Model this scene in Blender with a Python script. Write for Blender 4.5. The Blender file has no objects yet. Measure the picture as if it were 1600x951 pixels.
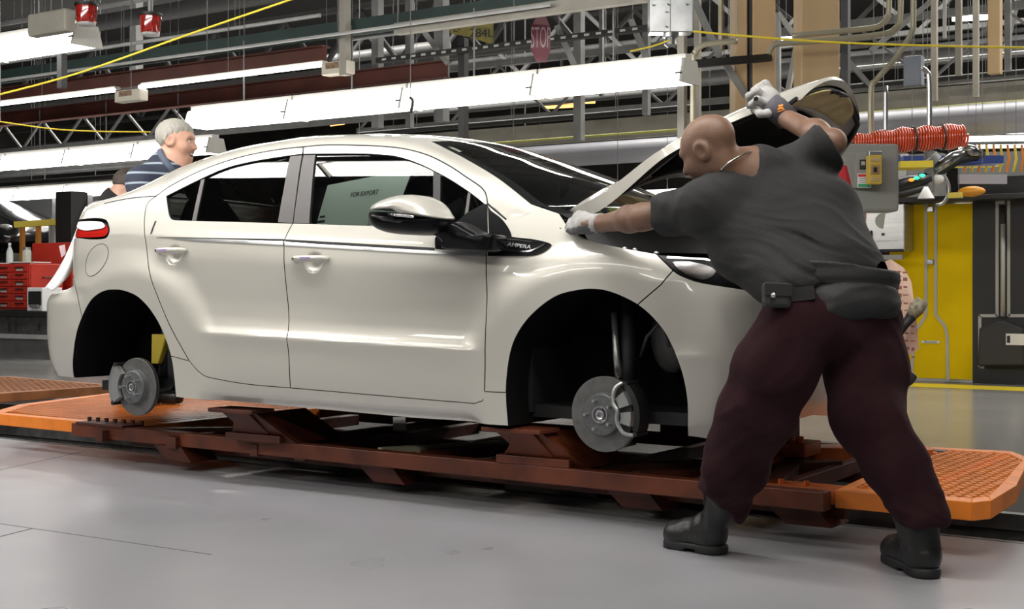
import bpy, bmesh, math, random, bisect
import numpy as np
from mathutils import Vector, Matrix, Euler, noise
from mathutils.geometry import delaunay_2d_cdt
random.seed(7)
SC=bpy.context.scene; COL=SC.collection
R=math.radians
# ---------------------------------------------------------------- camera
A=R(33.7); F0=2110.0; ZC=0.93; HZ=452.0
Fx,Fy=-math.sin(A),math.cos(A); Rx,Ry=math.cos(A),math.sin(A)
CX,CY=2.6597,-4.6146
cam=bpy.data.cameras.new('camera'); camo=bpy.data.objects.new('camera',cam); COL.objects.link(camo)
camo.location=(CX,CY,ZC); camo.rotation_euler=(R(90),0,A)
cam.sensor_width=36; cam.lens=36*F0/1600; cam.shift_y=(HZ-475.5)/1600; cam.clip_end=200
SC.camera=camo
# ---------------------------------------------------------------- world, exposure
W=bpy.data.worlds.new('hall_air'); SC.world=W; W.use_nodes=True
bg=W.node_tree.nodes['Background']; bg.inputs[0].default_value=(.9,.95,1,1); bg.inputs[1].default_value=.22
vs=SC.view_settings; vs.view_transform='Standard'; vs.look='None'; vs.gamma=1; vs.exposure=-.08
try: vs.use_curve_mapping=False
except Exception: pass
SC.cycles.max_bounces=7; SC.cycles.transparent_max_bounces=16; SC.cycles.sample_clamp_indirect=6
# added area lights out of the frame, fill for the closed hall
def fill_light(x,y,z,sx,sy,e,rx=0,ry=0):
    l=bpy.data.lights.new('fill_light','AREA'); l.shape='RECTANGLE'; l.size=sx; l.size_y=sy; l.energy=e; l.color=(1,.97,.9)
    o=bpy.data.objects.new('fill_light',l); o.location=(x,y,z); o.rotation_euler=(R(rx),R(ry),0); COL.objects.link(o); return o
for x in (-6,-2,2,6): fill_light(x,-4.4,4.8,3.6,.35,34,12)
for x in (-7,0,7): fill_light(x,-10,5.5,4,.6,95,40)
for x in (-14,-8,-2,4): fill_light(x,11,6.6,5,.5,420)
for x in (-30,-18,-6,6): fill_light(x,25,7.5,5,.6,420,-35)
fill_light(-5.6,-3.9,3.7,1.8,.3,120,15); fill_light(1.5,6.6,5.0,3,.4,130); fill_light(2.4,-1.9,4.2,2.2,.3,80,6)  # extra fills added to brighten left floor, tool board and right floor
# ---------------------------------------------------------------- helpers
def ray(px,py):
    a=(px-800)/F0; b=(HZ-py)/F0
    return (Fx+a*Rx,Fy+a*Ry,b)
def aty(px,py,y):
    r=ray(px,py); t=(y-CY)/r[1]; return Vector((CX+t*r[0],y,ZC+t*r[2]))
def atx(px,py,x):
    r=ray(px,py); t=(x-CX)/r[0]; return Vector((x,CY+t*r[1],ZC+t*r[2]))
def atz(px,py,z):
    r=ray(px,py); t=(z-ZC)/r[2]; return Vector((CX+t*r[0],CY+t*r[1],z))
def atd(px,py,d):
    r=ray(px,py); return Vector((CX+d*r[0],CY+d*r[1],ZC+d*r[2]))
def nt(m): return m.node_tree.nodes,m.node_tree.links
def mat(name,col,rough=.5,metal=0,coat=0,var=0,vs=6,bump=0,bs=40,emit=0,spec=.5,stretch=None,col2=None,sheen=0,coord='Object'):
    m=bpy.data.materials.new(name); m.use_nodes=True; n,l=nt(m); b=n['Principled BSDF']
    c=(*col,1) if len(col)==3 else col
    b.inputs['Base Color'].default_value=c; b.inputs['Roughness'].default_value=rough; b.inputs['Metallic'].default_value=metal
    b.inputs['Coat Weight'].default_value=coat; b.inputs['Coat Roughness'].default_value=.03; b.inputs['Specular IOR Level'].default_value=spec
    if sheen: b.inputs['Sheen Weight'].default_value=sheen; b.inputs['Sheen Roughness'].default_value=.6
    if emit: b.inputs['Emission Color'].default_value=c; b.inputs['Emission Strength'].default_value=emit
    if var or bump:
        tc=n.new('ShaderNodeTexCoord'); mp=n.new('ShaderNodeMapping'); l.new(tc.outputs[coord],mp.inputs[0])
        if stretch: mp.inputs['Scale'].default_value=stretch
    if var:
        t=n.new('ShaderNodeTexNoise'); t.inputs['Scale'].default_value=vs; t.inputs['Detail'].default_value=6; l.new(mp.outputs[0],t.inputs[0])
        r=n.new('ShaderNodeValToRGB'); c2=col2 or [v*(1-var) for v in c[:3]]
        r.color_ramp.elements[0].color=(*c2[:3],1); r.color_ramp.elements[1].color=c; r.color_ramp.elements[0].position=.32; r.color_ramp.elements[1].position=.64
        l.new(t.outputs[0],r.inputs[0]); l.new(r.outputs[0],b.inputs['Base Color'])
    if bump:
        t=n.new('ShaderNodeTexNoise'); t.inputs['Scale'].default_value=bs; t.inputs['Detail'].default_value=4; l.new(mp.outputs[0],t.inputs[0])
        u=n.new('ShaderNodeBump'); u.inputs['Strength'].default_value=bump; u.inputs['Distance'].default_value=.01
        l.new(t.outputs[0],u.inputs['Height']); l.new(u.outputs[0],b.inputs['Normal'])
    return m
def glassmat(name,tint,ior=1.5,rough=0):
    m=bpy.data.materials.new(name); m.use_nodes=True; n,l=nt(m); n.clear()
    o=n.new('ShaderNodeOutputMaterial'); mx=n.new('ShaderNodeMixShader'); tr=n.new('ShaderNodeBsdfTransparent'); gl=n.new('ShaderNodeBsdfGlossy'); fr=n.new('ShaderNodeFresnel')
    tr.inputs[0].default_value=(*tint,1); gl.inputs['Roughness'].default_value=rough; fr.inputs[0].default_value=ior
    l.new(fr.outputs[0],mx.inputs[0]); l.new(tr.outputs[0],mx.inputs[1]); l.new(gl.outputs[0],mx.inputs[2]); l.new(mx.outputs[0],o.inputs[0]); return m
ORG={}
def tag(o,label=None,cat=None,group=None,kind=None):
    if label: o['label']=label
    if cat: o['category']=cat
    if group: o['group']=group
    if kind: o['kind']=kind
    return o
def thing(name,label,cat,loc=(0,0,0),group=None):
    o=bpy.data.objects.new(name,None); COL.objects.link(o); o.location=loc; ORG[o.name]=Vector(loc); return tag(o,label,cat,group)
def mesh(name,V,F,m,parent=None,smooth=False):
    org=ORG[parent.name] if parent else Vector((0,0,0))
    me=bpy.data.meshes.new(name); me.from_pydata([(v[0]-org[0],v[1]-org[1],v[2]-org[2]) for v in V],[],F)
    o=bpy.data.objects.new(name,me); COL.objects.link(o)
    for mm in (m if isinstance(m,list) else [m]): me.materials.append(mm)
    if smooth: me.polygons.foreach_set('use_smooth',[True]*len(me.polygons))
    if parent: o.parent=parent; ORG[o.name]=org
    return o
def kids(o): return [c for c in bpy.data.objects if c.parent==o]
def dup(o,loc=None,rotz=None,label=None,parent=None):
    c=o.copy(); COL.objects.link(c)
    if parent: c.parent=parent
    if loc is not None: c.location=loc
    if rotz is not None: c.rotation_euler.z=rotz
    if label: c['label']=label
    for k in list(o.children): dup(k,parent=c)
    return c
def frame(d,up=(0,0,1)):
    d=Vector(d).normalized(); u=Vector(up)
    if abs(d.dot(u))>.98: u=Vector((1,0,0))
    s=d.cross(u).normalized(); return d,s,s.cross(d)
class MB:
    def __init__(s): s.V=[]; s.F=[]
    def add(s,V,F):
        k=len(s.V); s.V+=[tuple(v) for v in V]; s.F+=[tuple(i+k for i in f) for f in F]; return s
    def box(s,x0,x1,y0,y1,z0,z1):
        return s.add([(x,y,z) for x in (x0,x1) for y in (y0,y1) for z in (z0,z1)],[(0,1,3,2),(4,6,7,5),(0,4,5,1),(2,3,7,6),(0,2,6,4),(1,5,7,3)])
    def obox(s,c,sz,M=None):
        c=Vector(c); M=M or Matrix.Identity(3)
        return s.add([c+M@Vector((a*sz[0]/2,b*sz[1]/2,d*sz[2]/2)) for a in (-1,1) for b in (-1,1) for d in (-1,1)],[(0,1,3,2),(4,6,7,5),(0,4,5,1),(2,3,7,6),(0,2,6,4),(1,5,7,3)])
    def bar(s,p,q,w,h,up=(0,0,1)):
        p,q=Vector(p),Vector(q); d,a,b=frame(q-p,up)
        M=Matrix((d,a,b)).transposed(); return s.obox((p+q)/2,((q-p).length,w,h),M)
    def cyl(s,p,q,r0,r1=None,n=12,cap=True):
        p,q=Vector(p),Vector(q); r1=r0 if r1 is None else r1; d,a,b=frame(q-p); V=[]
        for c,r in ((p,r0),(q,r1)):
            V+=[c+a*r*math.cos(2*math.pi*i/n)+b*r*math.sin(2*math.pi*i/n) for i in range(n)]
        F=[(i,(i+1)%n,n+(i+1)%n,n+i) for i in range(n)]
        if cap: F+=[tuple(range(n))[::-1],tuple(range(n,2*n))]
        return s.add(V,F)
    def tube(s,P,r,n=8,closed=False):
        P=[Vector(p) for p in P]; m=len(P); V=[]; rr=r if isinstance(r,(list,tuple)) else [r]*m; a=None
        for i,p in enumerate(P):
            d=(P[(i+1)%m]-P[i-1]) if closed or 0<i<m-1 else (P[1]-P[0] if i==0 else P[-1]-P[-2])
            d.normalize()
            if a is None: _,a,_=frame(d)
            a=(a-d*a.dot(d)).normalized(); b=d.cross(a)
            V+=[p+(a*math.cos(2*math.pi*k/n)+b*math.sin(2*math.pi*k/n))*rr[i] for k in range(n)]
        F=[]
        for i in range(m if closed else m-1):
            j=(i+1)%m
            F+=[(i*n+k,i*n+(k+1)%n,j*n+(k+1)%n,j*n+k) for k in range(n)]
        if not closed: F+=[tuple(range(n))[::-1],tuple(range((m-1)*n,m*n))]
        return s.add(V,F)
    def lathe(s,prof,o,ax,n=32):
        o=Vector(o); d,a,b=frame(ax); V=[];m=len(prof)
        for r,h in prof: V+=[o+d*h+(a*math.cos(2*math.pi*k/n)+b*math.sin(2*math.pi*k/n))*max(r,1e-4) for k in range(n)]
        F=[(i*n+k,i*n+(k+1)%n,(i+1)*n+(k+1)%n,(i+1)*n+k) for i in range(m-1) for k in range(n)]
        return s.add(V,F)
    def ell(s,c,r,M=None,n=16,m=10):
        c=Vector(c); M=M or Matrix.Identity(3); r=(r,r,r) if not isinstance(r,(list,tuple)) else r; V=[];F=[]
        for i in range(m+1):
            t=math.pi*i/m
            V+=[c+M@Vector((r[0]*math.sin(t)*math.cos(2*math.pi*k/n),r[1]*math.sin(t)*math.sin(2*math.pi*k/n),r[2]*math.cos(t))) for k in range(n)]
        F=[(i*n+k,(i+1)*n+k,(i+1)*n+(k+1)%n,i*n+(k+1)%n) for i in range(m) for k in range(n)]
        return s.add(V,F)
    def prism(s,P,dv):
        P=[Vector(p) for p in P]; dv=Vector(dv); n=len(P)
        return s.add(P+[p+dv for p in P],[tuple(range(n))[::-1],tuple(range(n,2*n))]+[(i,(i+1)%n,n+(i+1)%n,n+i) for i in range(n)])
    def grid(s,G):                      # rows of points
        k=len(G[0]); V=[p for r in G for p in r]
        return s.add(V,[(i*k+j,i*k+j+1,(i+1)*k+j+1,(i+1)*k+j) for i in range(len(G)-1) for j in range(k-1)])
    def build(s,name,m,parent=None,smooth=False,bevel=0,solid=0,sub=0,auto=None):
        o=mesh(name,s.V,s.F,m,parent,smooth or auto is not None)
        if smooth or solid or auto is not None:
            b=bmesh.new(); b.from_mesh(o.data); bmesh.ops.remove_doubles(b,verts=b.verts,dist=1e-5); bmesh.ops.recalc_face_normals(b,faces=b.faces); b.to_mesh(o.data); b.free()
        if auto is not None: o.data.set_sharp_from_angle(angle=R(auto))
        if solid: q=o.modifiers.new('s','SOLIDIFY'); q.thickness=solid; q.offset=0
        if bevel: q=o.modifiers.new('b','BEVEL'); q.width=bevel; q.segments=2; q.limit_method='ANGLE'
        if sub: q=o.modifiers.new('u','SUBSURF'); q.levels=q.render_levels=sub
        return o
def text(body,name,size,M,m,parent,ext=.0004):
    c=bpy.data.curves.new(name,'FONT'); c.body=body; c.size=size; c.extrude=ext; c.align_x='CENTER'; c.align_y='CENTER'
    t=bpy.data.objects.new('t',c); COL.objects.link(t); dg=bpy.context.evaluated_depsgraph_get()
    me=bpy.data.meshes.new_from_object(t.evaluated_get(dg)); bpy.data.objects.remove(t)
    V=[M@v.co for v in me.vertices]; F=[tuple(p.vertices) for p in me.polygons]
    return mesh(name,V,F,m,parent)
def planeM(o,ux,uz): # text placed with x along ux, y along uz
    ux,uz=Vector(ux).normalized(),Vector(uz).normalized(); n=ux.cross(uz)
    M=Matrix((ux,uz,n)).transposed().to_4x4(); M.translation=Vector(o); return M
# ---- signed distance bodies (figures): smooth union of tapered capsules, polygonised on a grid
def rc(P,a,b,ra,rb):
    a=np.array(a,dtype=np.float32);b=np.array(b,dtype=np.float32); ba=b-a; t=np.clip(((P-a)@ba)/max(float(ba@ba),1e-9),0,1)
    return np.linalg.norm(P-a-t[...,None]*ba,axis=-1)-(ra+(rb-ra)*t)
def el(P,c,r,M=None):
    q=P-np.array(c,dtype=np.float32)
    if M is not None: q=q@np.array(M,dtype=np.float32)
    r=np.array(r,dtype=np.float32); k0=np.linalg.norm(q/r,axis=-1); k1=np.linalg.norm(q/(r*r),axis=-1)
    return k0*(k0-1)/np.maximum(k1,1e-6)
def smin(a,b,k):
    h=np.maximum(k-np.abs(a-b),0)/k; return np.minimum(a,b)-h*h*k*.25
def smax(a,b,k): return -smin(-a,-b,k)
_RL=np.random.RandomState(5).rand(32,32,32).astype(np.float32)
def vn(x,y,z):                           # smooth value noise
    def s(a): i=np.floor(a); t=a-i; return i.astype(np.int64)&31,t*t*(3-2*t)
    i,u=s(x); j,v=s(y); k,w=s(z); i1,j1,k1=(i+1)&31,(j+1)&31,(k+1)&31; L=lambda a,b,t:a+(b-a)*t
    return L(L(L(_RL[i,j,k],_RL[i1,j,k],u),L(_RL[i,j1,k],_RL[i1,j1,k],u),v),L(L(_RL[i,j,k1],_RL[i1,j,k1],u),L(_RL[i,j1,k1],_RL[i1,j1,k1],u),v),w)
def creases(P,o,al,ac,wl,wc,amp,seed=0.,wd=.2):   # cloth folds running along al, spaced wc apart
    al=Vector(al).normalized(); ac=Vector(ac); ac=(ac-al*ac.dot(al)).normalized(); n=al.cross(ac); f32=lambda v:np.array(v,dtype=np.float32)
    q=P-f32(o); a=q@f32(al); c=q@f32(ac); d=q@f32(n)
    wp=vn(a*5+seed,c*5,d*5+9)*.09+vn(a*2.3+seed,c*2.3,d*2.3+3)*.12
    r=vn(a/wl+seed,(c+wp)/wc+7,d/wd+seed); r2=vn(a/wl*1.7+seed+11,(c+wp)/wc*2.1+3,d/wd*2)
    return amp*((1-np.abs(2*r-1)**1.0)*1.0+.35*(1-np.abs(2*r2-1))-.55)
def nets(f,lo,hi,h):
    lo=np.array(lo,dtype=np.float32); n=[int(math.ceil((hi[i]-lo[i])/h))+1 for i in range(3)]
    ax=[lo[i]+h*np.arange(n[i],dtype=np.float32) for i in range(3)]
    D=np.empty(n,dtype=np.float32)
    B=20; rad=.5*math.sqrt(3)*B*h*1.25+.02
    blk=[(i,j,k) for i in range(0,n[0],B) for j in range(0,n[1],B) for k in range(0,n[2],B)]
    cen=np.array([[ax[0][min(i+B//2,n[0]-1)],ax[1][min(j+B//2,n[1]-1)],ax[2][min(k+B//2,n[2]-1)]] for i,j,k in blk],dtype=np.float32)
    dc=f(cen.reshape(-1,1,1,3)).reshape(-1)
    for (i,j,k),v in zip(blk,dc):                # only blocks the surface can cross are sampled finely
        if abs(v)>rad: D[i:i+B,j:j+B,k:k+B]=v
        else: D[i:i+B,j:j+B,k:k+B]=f(np.stack(np.meshgrid(ax[0][i:i+B],ax[1][j:j+B],ax[2][k:k+B],indexing='ij'),-1))
    c=[D[i:n[0]-1+i,j:n[1]-1+j,k:n[2]-1+k] for i in (0,1) for j in (0,1) for k in (0,1)]
    C=np.stack(c,-1); ins=C<0; act=ins.any(-1)&~ins.all(-1)
    off=np.array([(i,j,k) for i in (0,1) for j in (0,1) for k in (0,1)],dtype=np.float32)
    E=[(a,b) for a in range(8) for b in range(a+1,8) if abs(off[a]-off[b]).sum()==1]
    idx=np.argwhere(act); Ca=C[act]; S=np.zeros((len(idx),3),dtype=np.float32); N=np.zeros(len(idx),dtype=np.float32)
    for a,b in E:
        va,vb=Ca[:,a],Ca[:,b]; x=(va<0)!=(vb<0); t=np.where(x,va/np.where(x,va-vb,1),0)[:,None]
        S+=np.where(x[:,None],off[a]+t*(off[b]-off[a]),0); N+=x
    V=lo+h*(idx+S/N[:,None]); ID=-np.ones(act.shape,dtype=np.int64); ID[act]=np.arange(len(idx)); F=[]
    for d in range(3):
        u,v=(d+1)%3,(d+2)%3
        a=D; sl0=[slice(None)]*3; sl1=[slice(None)]*3; sl0[d]=slice(0,-1); sl1[d]=slice(1,None)
        x=(D[tuple(sl0)]<0)!=(D[tuple(sl1)]<0); e=np.argwhere(x); sg=D[tuple(sl0)][x]<0
        ok=(e[:,u]>0)&(e[:,v]>0)&(e[:,u]<n[u]-1)&(e[:,v]<n[v]-1); e=e[ok]; sg=sg[ok]
        q=[]
        for du,dv in ((-1,-1),(0,-1),(0,0),(-1,0)):
            w=e.copy(); w[:,u]+=du; w[:,v]+=dv; q.append(ID[w[:,0],w[:,1],w[:,2]])
        q=np.stack(q,1); q=np.where(sg[:,None],q,q[:,::-1]); q=q[(q>=0).all(1)]; F.append(q)
    return V,np.concatenate(F)
def sdf_mesh(name,f,lo,hi,h,m,parent=None,relax=2):
    V,F=nets(f,lo,hi,h)
    o=mesh(name,V.tolist(),F.tolist(),m,parent,True)
    if relax:
        q=o.modifiers.new('r','SMOOTH'); q.factor=.5; q.iterations=relax
    return o
# ---- car side surface: plan curve (u) + section inset (z) ; metres, x forward, y to the far side, z up
YC=0.82
PLAN=[(-3.605,0.82),(-3.605,0.62),(-3.595,0.42),(-3.575,0.27),(-3.535,0.14),(-3.47,0.055),(-3.36,-0.005),(-3.15,-0.045),(-2.9,-0.062),(-2.6,-0.07),(-2.2,-0.074),(-1.6,-0.08),(-1.0,-0.08),(-0.4,-0.076),(0.0,-0.07),(0.25,-0.055),(0.42,-0.022),(0.55,0.035),(0.655,0.125),(0.73,0.24),(0.775,0.38),(0.8,0.55),(0.81,0.69),(0.813,0.82)]
def _cr(p0,p1,p2,p3,t):
    return tuple(.5*((2*b)+(c-a)*t+(2*a-5*b+4*c-d)*t*t+(-a+3*b-3*c+d)*t**3) for a,b,c,d in zip(p0,p1,p2,p3))
def spline(P,n=12):
    out=[]
    for i in range(len(P)-1):
        a=P[max(i-1,0)];b=P[i];c=P[i+1];d=P[min(i+2,len(P)-1)]
        for k in range(n): out.append(_cr(a,b,c,d,k/n))
    out.append(tuple(P[-1])); return out
_pl=spline(PLAN); _s=[0]
for a,b in zip(_pl,_pl[1:]): _s.append(_s[-1]+math.hypot(b[0]-a[0],b[1]-a[1]))
_k=min(range(len(_pl)),key=lambda i:abs(_pl[i][0]+1.0)+(0 if _pl[i][1]<0 else 9)); _off=_pl[_k][0]-_s[_k]
_s=[v+_off for v in _s]
UMIN,UMAX=_s[0],_s[-1]
def plan(u):
    i=min(max(bisect.bisect(_s,u)-1,0),len(_s)-2); t=(u-_s[i])/(_s[i+1]-_s[i])
    a,b=_pl[i],_pl[i+1]; return a[0]+(b[0]-a[0])*t,a[1]+(b[1]-a[1])*t
def plan_n(u):
    a=plan(u-.02);b=plan(u+.02);dx,dy=b[0]-a[0],b[1]-a[1];l=math.hypot(dx,dy) or 1
    return -dy/l,dx/l      # inward
def lin(x,P):
    if x<=P[0][0]: return P[0][1]
    for (a,b),(c,d) in zip(P,P[1:]):
        if x<=c: return b+(d-b)*(x-a)/(c-a)
    return P[-1][1]
def sm(t): t=min(max(t,0),1); return t*t*(3-2*t)
def pch(x,P):                       # smooth monotone-ish interpolation
    if x<=P[0][0]: return P[0][1]
    if x>=P[-1][0]: return P[-1][1]
    for i in range(len(P)-1):
        if x<=P[i+1][0]:
            (a,b),(c,d)=P[i],P[i+1]; h=c-a; t=(x-a)/h
            def sl(k):
                if k==0 or k==len(P)-1:
                    j=min(k,len(P)-2); return (P[j+1][1]-P[j][1])/(P[j+1][0]-P[j][0])
                s0=(P[k][1]-P[k-1][1])/(P[k][0]-P[k-1][0]); s1=(P[k+1][1]-P[k][1])/(P[k+1][0]-P[k][0])
                return 0 if s0*s1<=0 else 2*s0*s1/(s0+s1)
            m0,m1=sl(i)*h,sl(i+1)*h
            return (2*t**3-3*t*t+1)*b+(t**3-2*t*t+t)*m0+(-2*t**3+3*t*t)*d+(t**3-t*t)*m1
def zsill(u): return lin(u,[(-2.4,.40),(-.4,.38)])
def zcrease(u): return lin(u,[(-2.3,.726),(-.5,.675)])
def zbelt(u): return lin(u,[(-3.2,1.23),(-2.47,1.195),(-.5,1.073),(.3,1.0),(.8,.93)])
QL=[(0,.075),(.15,.035),(.4,.02),(.8,.010),(1,.0)]           # sill -> crease
QU=[(1,.0),(1.1,.016),(1.22,.026),(1.4,.031),(1.75,.031),(2.0,.042)]
QG=[(0,.042),(.04,.055),(.10,.081),(.2,.128),(.4,.228),(.55,.325),(.8,.55)]
ARCH=[(.015,.525,.462),(-2.705,.525,.462)]
def inset(u,z):
    s,c,b=zsill(u),zcrease(u),zbelt(u)
    if z<c: q=pch((z-s)/(c-s),QL)
    elif z<b: q=pch(1+(z-c)/(b-c),QU)
    else: q=pch(z-b,QG)
    for ax,az,rc in ARCH:
        dx=u-ax; r=math.hypot(dx,z-az)
        if r<.9:
            rr=rc+.05*min(abs(dx)/.45,1)**2
            k=sm((r-rr)/.16) if r>rr else 0
            k=min(1,k)
            if dx>0 and ax>-1: k=max(k,sm((dx-.2)/.35))      # fades ahead of the front wheel
            if dx<0 and ax<-1: k=max(k,sm((-dx-.25)/.3))
            q=q*k+.002*(1-k)
    for hu,hz in ((-2.375,1.10),(-1.46,1.052)):
        r=math.hypot((u-hu)/.058,(z-hz)/.048)
        if r<1: q+=.022*sm((1-r)/.55)
    k=sm((u-.30)/.25)
    if k>0: q=q*(1-k)+k*pch(z,[(.35,.07),(.42,.035),(.52,.01),(.64,0),(.76,.004),(.88,.02),(.96,.05),(1.1,.13)])
    k=sm((-2.95-u)/.25)*(1-sm((z-.86)/.08))           # rear bumper stands proud
    if k>0:
        qb=pch(z,[(.40,.10),(.48,.045),(.58,.012),(.72,0),(.84,.0),(.92,.012)]); q=q*(1-k)+qb*k
    if u<-3.12 and z>.86: q+=.20*sm((-3.12-u)/.45)*sm((z-.905)/.05)
    return q
def surf(u,z):
    x,y=plan(u); nx,ny=plan_n(u); q=inset(u,z)
    return x+nx*q,y+ny*q,z
def surfn(u,z,e=.006):
    a=surf(u-e,z);b=surf(u+e,z);c=surf(u,z-e);d=surf(u,z+e)
    p=[b[i]-a[i] for i in range(3)];r=[d[i]-c[i] for i in range(3)]
    n=(p[1]*r[2]-p[2]*r[1],p[2]*r[0]-p[0]*r[2],p[0]*r[1]-p[1]*r[0]);l=math.sqrt(sum(v*v for v in n)) or 1
    return tuple(v/l for v in n)
# ---------------------------------------------------------------- hall: floor, pit, walls, ceiling
def floor_mat():
    m=bpy.data.materials.new('floor_paint'); m.use_nodes=True; n,l=nt(m); b=n['Principled BSDF']
    tc=n.new('ShaderNodeTexCoord'); mp=n.new('ShaderNodeMapping'); l.new(tc.outputs['Object'],mp.inputs[0])
    def noise_(sc,det,dist=0,scale=None):
        t=n.new('ShaderNodeTexNoise'); t.inputs['Scale'].default_value=sc; t.inputs['Detail'].default_value=det; t.inputs['Distortion'].default_value=dist
        if scale:
            q=n.new('ShaderNodeMapping'); q.inputs['Scale'].default_value=scale; l.new(tc.outputs['Object'],q.inputs[0]); l.new(q.outputs[0],t.inputs[0])
        else: l.new(mp.outputs[0],t.inputs[0])
        return t
    a=noise_(.8,5,.3); r=n.new('ShaderNodeValToRGB'); r.color_ramp.elements[0].color=(.315,.31,.335,1); r.color_ramp.elements[1].color=(.355,.35,.372,1); r.color_ramp.elements[0].position=.35; r.color_ramp.elements[1].position=.68
    l.new(a.outputs[0],r.inputs[0])
    l.new(r.outputs[0],b.inputs['Base Color'])
    g=noise_(2.0,2); mr=n.new('ShaderNodeMapRange'); mr.inputs[1].default_value=.1; mr.inputs[2].default_value=.9; mr.inputs[3].default_value=.24; mr.inputs[4].default_value=.36; l.new(g.outputs[0],mr.inputs[0]); l.new(mr.outputs[0],b.inputs['Roughness'])
    f=noise_(60,3); u=n.new('ShaderNodeBump'); u.inputs['Strength'].default_value=.05; u.inputs['Distance'].default_value=.01; l.new(f.outputs[0],u.inputs['Height']); l.new(u.outputs[0],b.inputs['Normal'])
    return m
M_floor=floor_mat()
M_pit=mat('oily_pit',(.012,.012,.012),.9,var=.5,vs=5)
M_wall=mat('dark_wall',(.15,.145,.135),.8,var=.3,vs=2)
M_ceil=mat('dark_ceiling',(.2,.2,.2),.9)
M_rubber=mat("black_rubber",(.012,.012,.013),.6)
S=lambda o:tag(o,kind='structure')
EY=lambda x:.555-.016*x                       # near edge of the conveyor pit
S(MB().prism([(-40,-20,0),(16,-20,0),(16,EY(16),0),(-40,EY(-40),0)],(0,0,-.3)).build('floor',M_floor))
S(MB().prism([(-40,2.2,0),(16,2.2,0),(16,40,0),(-40,40,0)],(0,0,-.3)).build('floor',mat('far_floor',(.25,.245,.235),.2,var=.15,vs=1.5)))
S(MB().box(-40,16,.2,2.4,-.5,-.3).build('floor',M_pit))
S(MB().box(-40,16,40,40.3,0,9).build('wall_back',M_wall)); S(MB().box(-40,16,-20.3,-20,0,9).build('wall_front',M_wall))
S(MB().box(-40.3,-40,-20,40,0,9).build('wall_left',M_wall)); S(MB().box(16,16.3,-20,40,0,9).build('wall_right',M_wall))
S(MB().box(-40,16,-20,40,9,9.3).build('ceiling',M_ceil))
# pit edge angle, guide track with rollers
M_steel=mat('worn_steel',(.16,.16,.16),.5,.6,var=.4,vs=12)
S(MB().prism([(-40,EY(-40),.002),(16,EY(16),.002),(16,EY(16)+.03,.002),(-40,EY(-40)+.03,.002)],(0,0,-.12)).build('trim_1',M_steel))
track=thing('conveyor_track','dark steel conveyor track with rollers sunk along the pit edge','track',(-4,.68,-.3))
MB().box(-12,8,.66,.72,-.12,-.05).box(-12,8,.64,.76,-.3,-.28).box(-12,8,.69,.70,-.3,-.1).build('rail',M_steel,track)
MB().box(-12,8,1.5,1.56,-.12,-.05).box(-12,8,1.52,1.53,-.3,-.1).build('rail',M_steel,track)
r0=None
for i in range(14):
    x=-6.5+.3*i
    o=MB().cyl((-6.5,.62,-.075),(-6.5,.665,-.075),.04,n=16).build('roller',M_rubber,track,auto=40) if r0 is None else dup(r0,parent=track)
    if r0 is None: r0=o
    else: o.location.x+=.3*i
for i in range(12):
    x=-4.2+.6*i; MB().box(x,x+.05,.72,1.5,-.2,-.15).build('crosstie',M_steel,track)
# floor joints of the concrete slabs
S(MB().box(-4.6,-2.4,-1.012,-1.008,-.001,.0006).build('trim_2',mat('joint',(.07,.07,.07),.8)))
a,b=atz(0,838,0),atz(52,825,0); S(MB().bar((a.x,a.y,0),(b.x,b.y,0),.008,.0012).build('trim_3',bpy.data.materials['joint']))
a,b=atz(-40,812,0),atz(330,866,0); S(MB().bar((a.x,a.y,0),(b.x,b.y,0),.005,.0012).build('trim_4',bpy.data.materials['joint']))
a,b=atz(0,734,0),atz(135,704,0); S(MB().bar((a.x,a.y,0),(b.x,b.y,0),.005,.0012).build('trim_5',bpy.data.materials['joint']))
# ---------------------------------------------------------------- car materials
M_paint=mat('pearl_paint',(.61,.585,.528),.34,.2,coat=1)
M_gloss=mat('gloss_black',(.005,.005,.006),.25,spec=.16)
M_satin=mat('satin_pillar',(.075,.066,.066),.45)
M_chrome=mat('chrome',(.8,.8,.8),.12,1)
M_silver=mat('satin_silver',(.62,.62,.63),.3,.9)
M_glass=glassmat('side_glass',(.22,.25,.24),1.62)
M_fglass=glassmat('front_side_glass',(.74,.79,.76),1.6)
M_wglass=glassmat('windscreen_glass',(.74,.79,.76),1.45)
M_dark=mat('dark_plastic',(.015,.015,.016),.55)
M_liner=mat('wheel_liner',(.006,.006,.006),.9,spec=.1)
M_seat=mat('seat_cloth',(.03,.03,.032),.8,bump=.2,bs=120)
M_iron=mat('rotor_iron',(.19,.19,.185),.5,.55,bump=.1,bs=200,var=.25,vs=30)
M_hat=mat('rotor_hat',(.16,.165,.17),.55,.5,var=.2,vs=40)
M_alu=mat('cast_aluminium',(.55,.56,.55),.35,.85,bump=.15,bs=120)
M_red=mat('lamp_red',(.5,.015,.01),.15,coat=1)
M_purple=mat('purple_marker',(.40,.28,.5),.5)
M_primer=mat('hood_inner',(.45,.41,.37),.45,.1,coat=.4)
M_tan=mat('hood_yellow_plate',(.85,.69,.30),.55,var=.3,vs=14)
M_pad=mat('insulation_pad',(.006,.006,.006),.9,bump=.5,bs=60,spec=.1)
M_white=mat('white_plastic',(.8,.8,.8),.4)
CAR=thing('car','pearl white five-door car with open hood and no wheels on the orange carrier','car',(-1.3,YC,.2))
def cs(P,n=6): return spline(P,n)
def flip(v,far): return (v[0],2*YC-v[1],v[2]) if far else v
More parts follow.
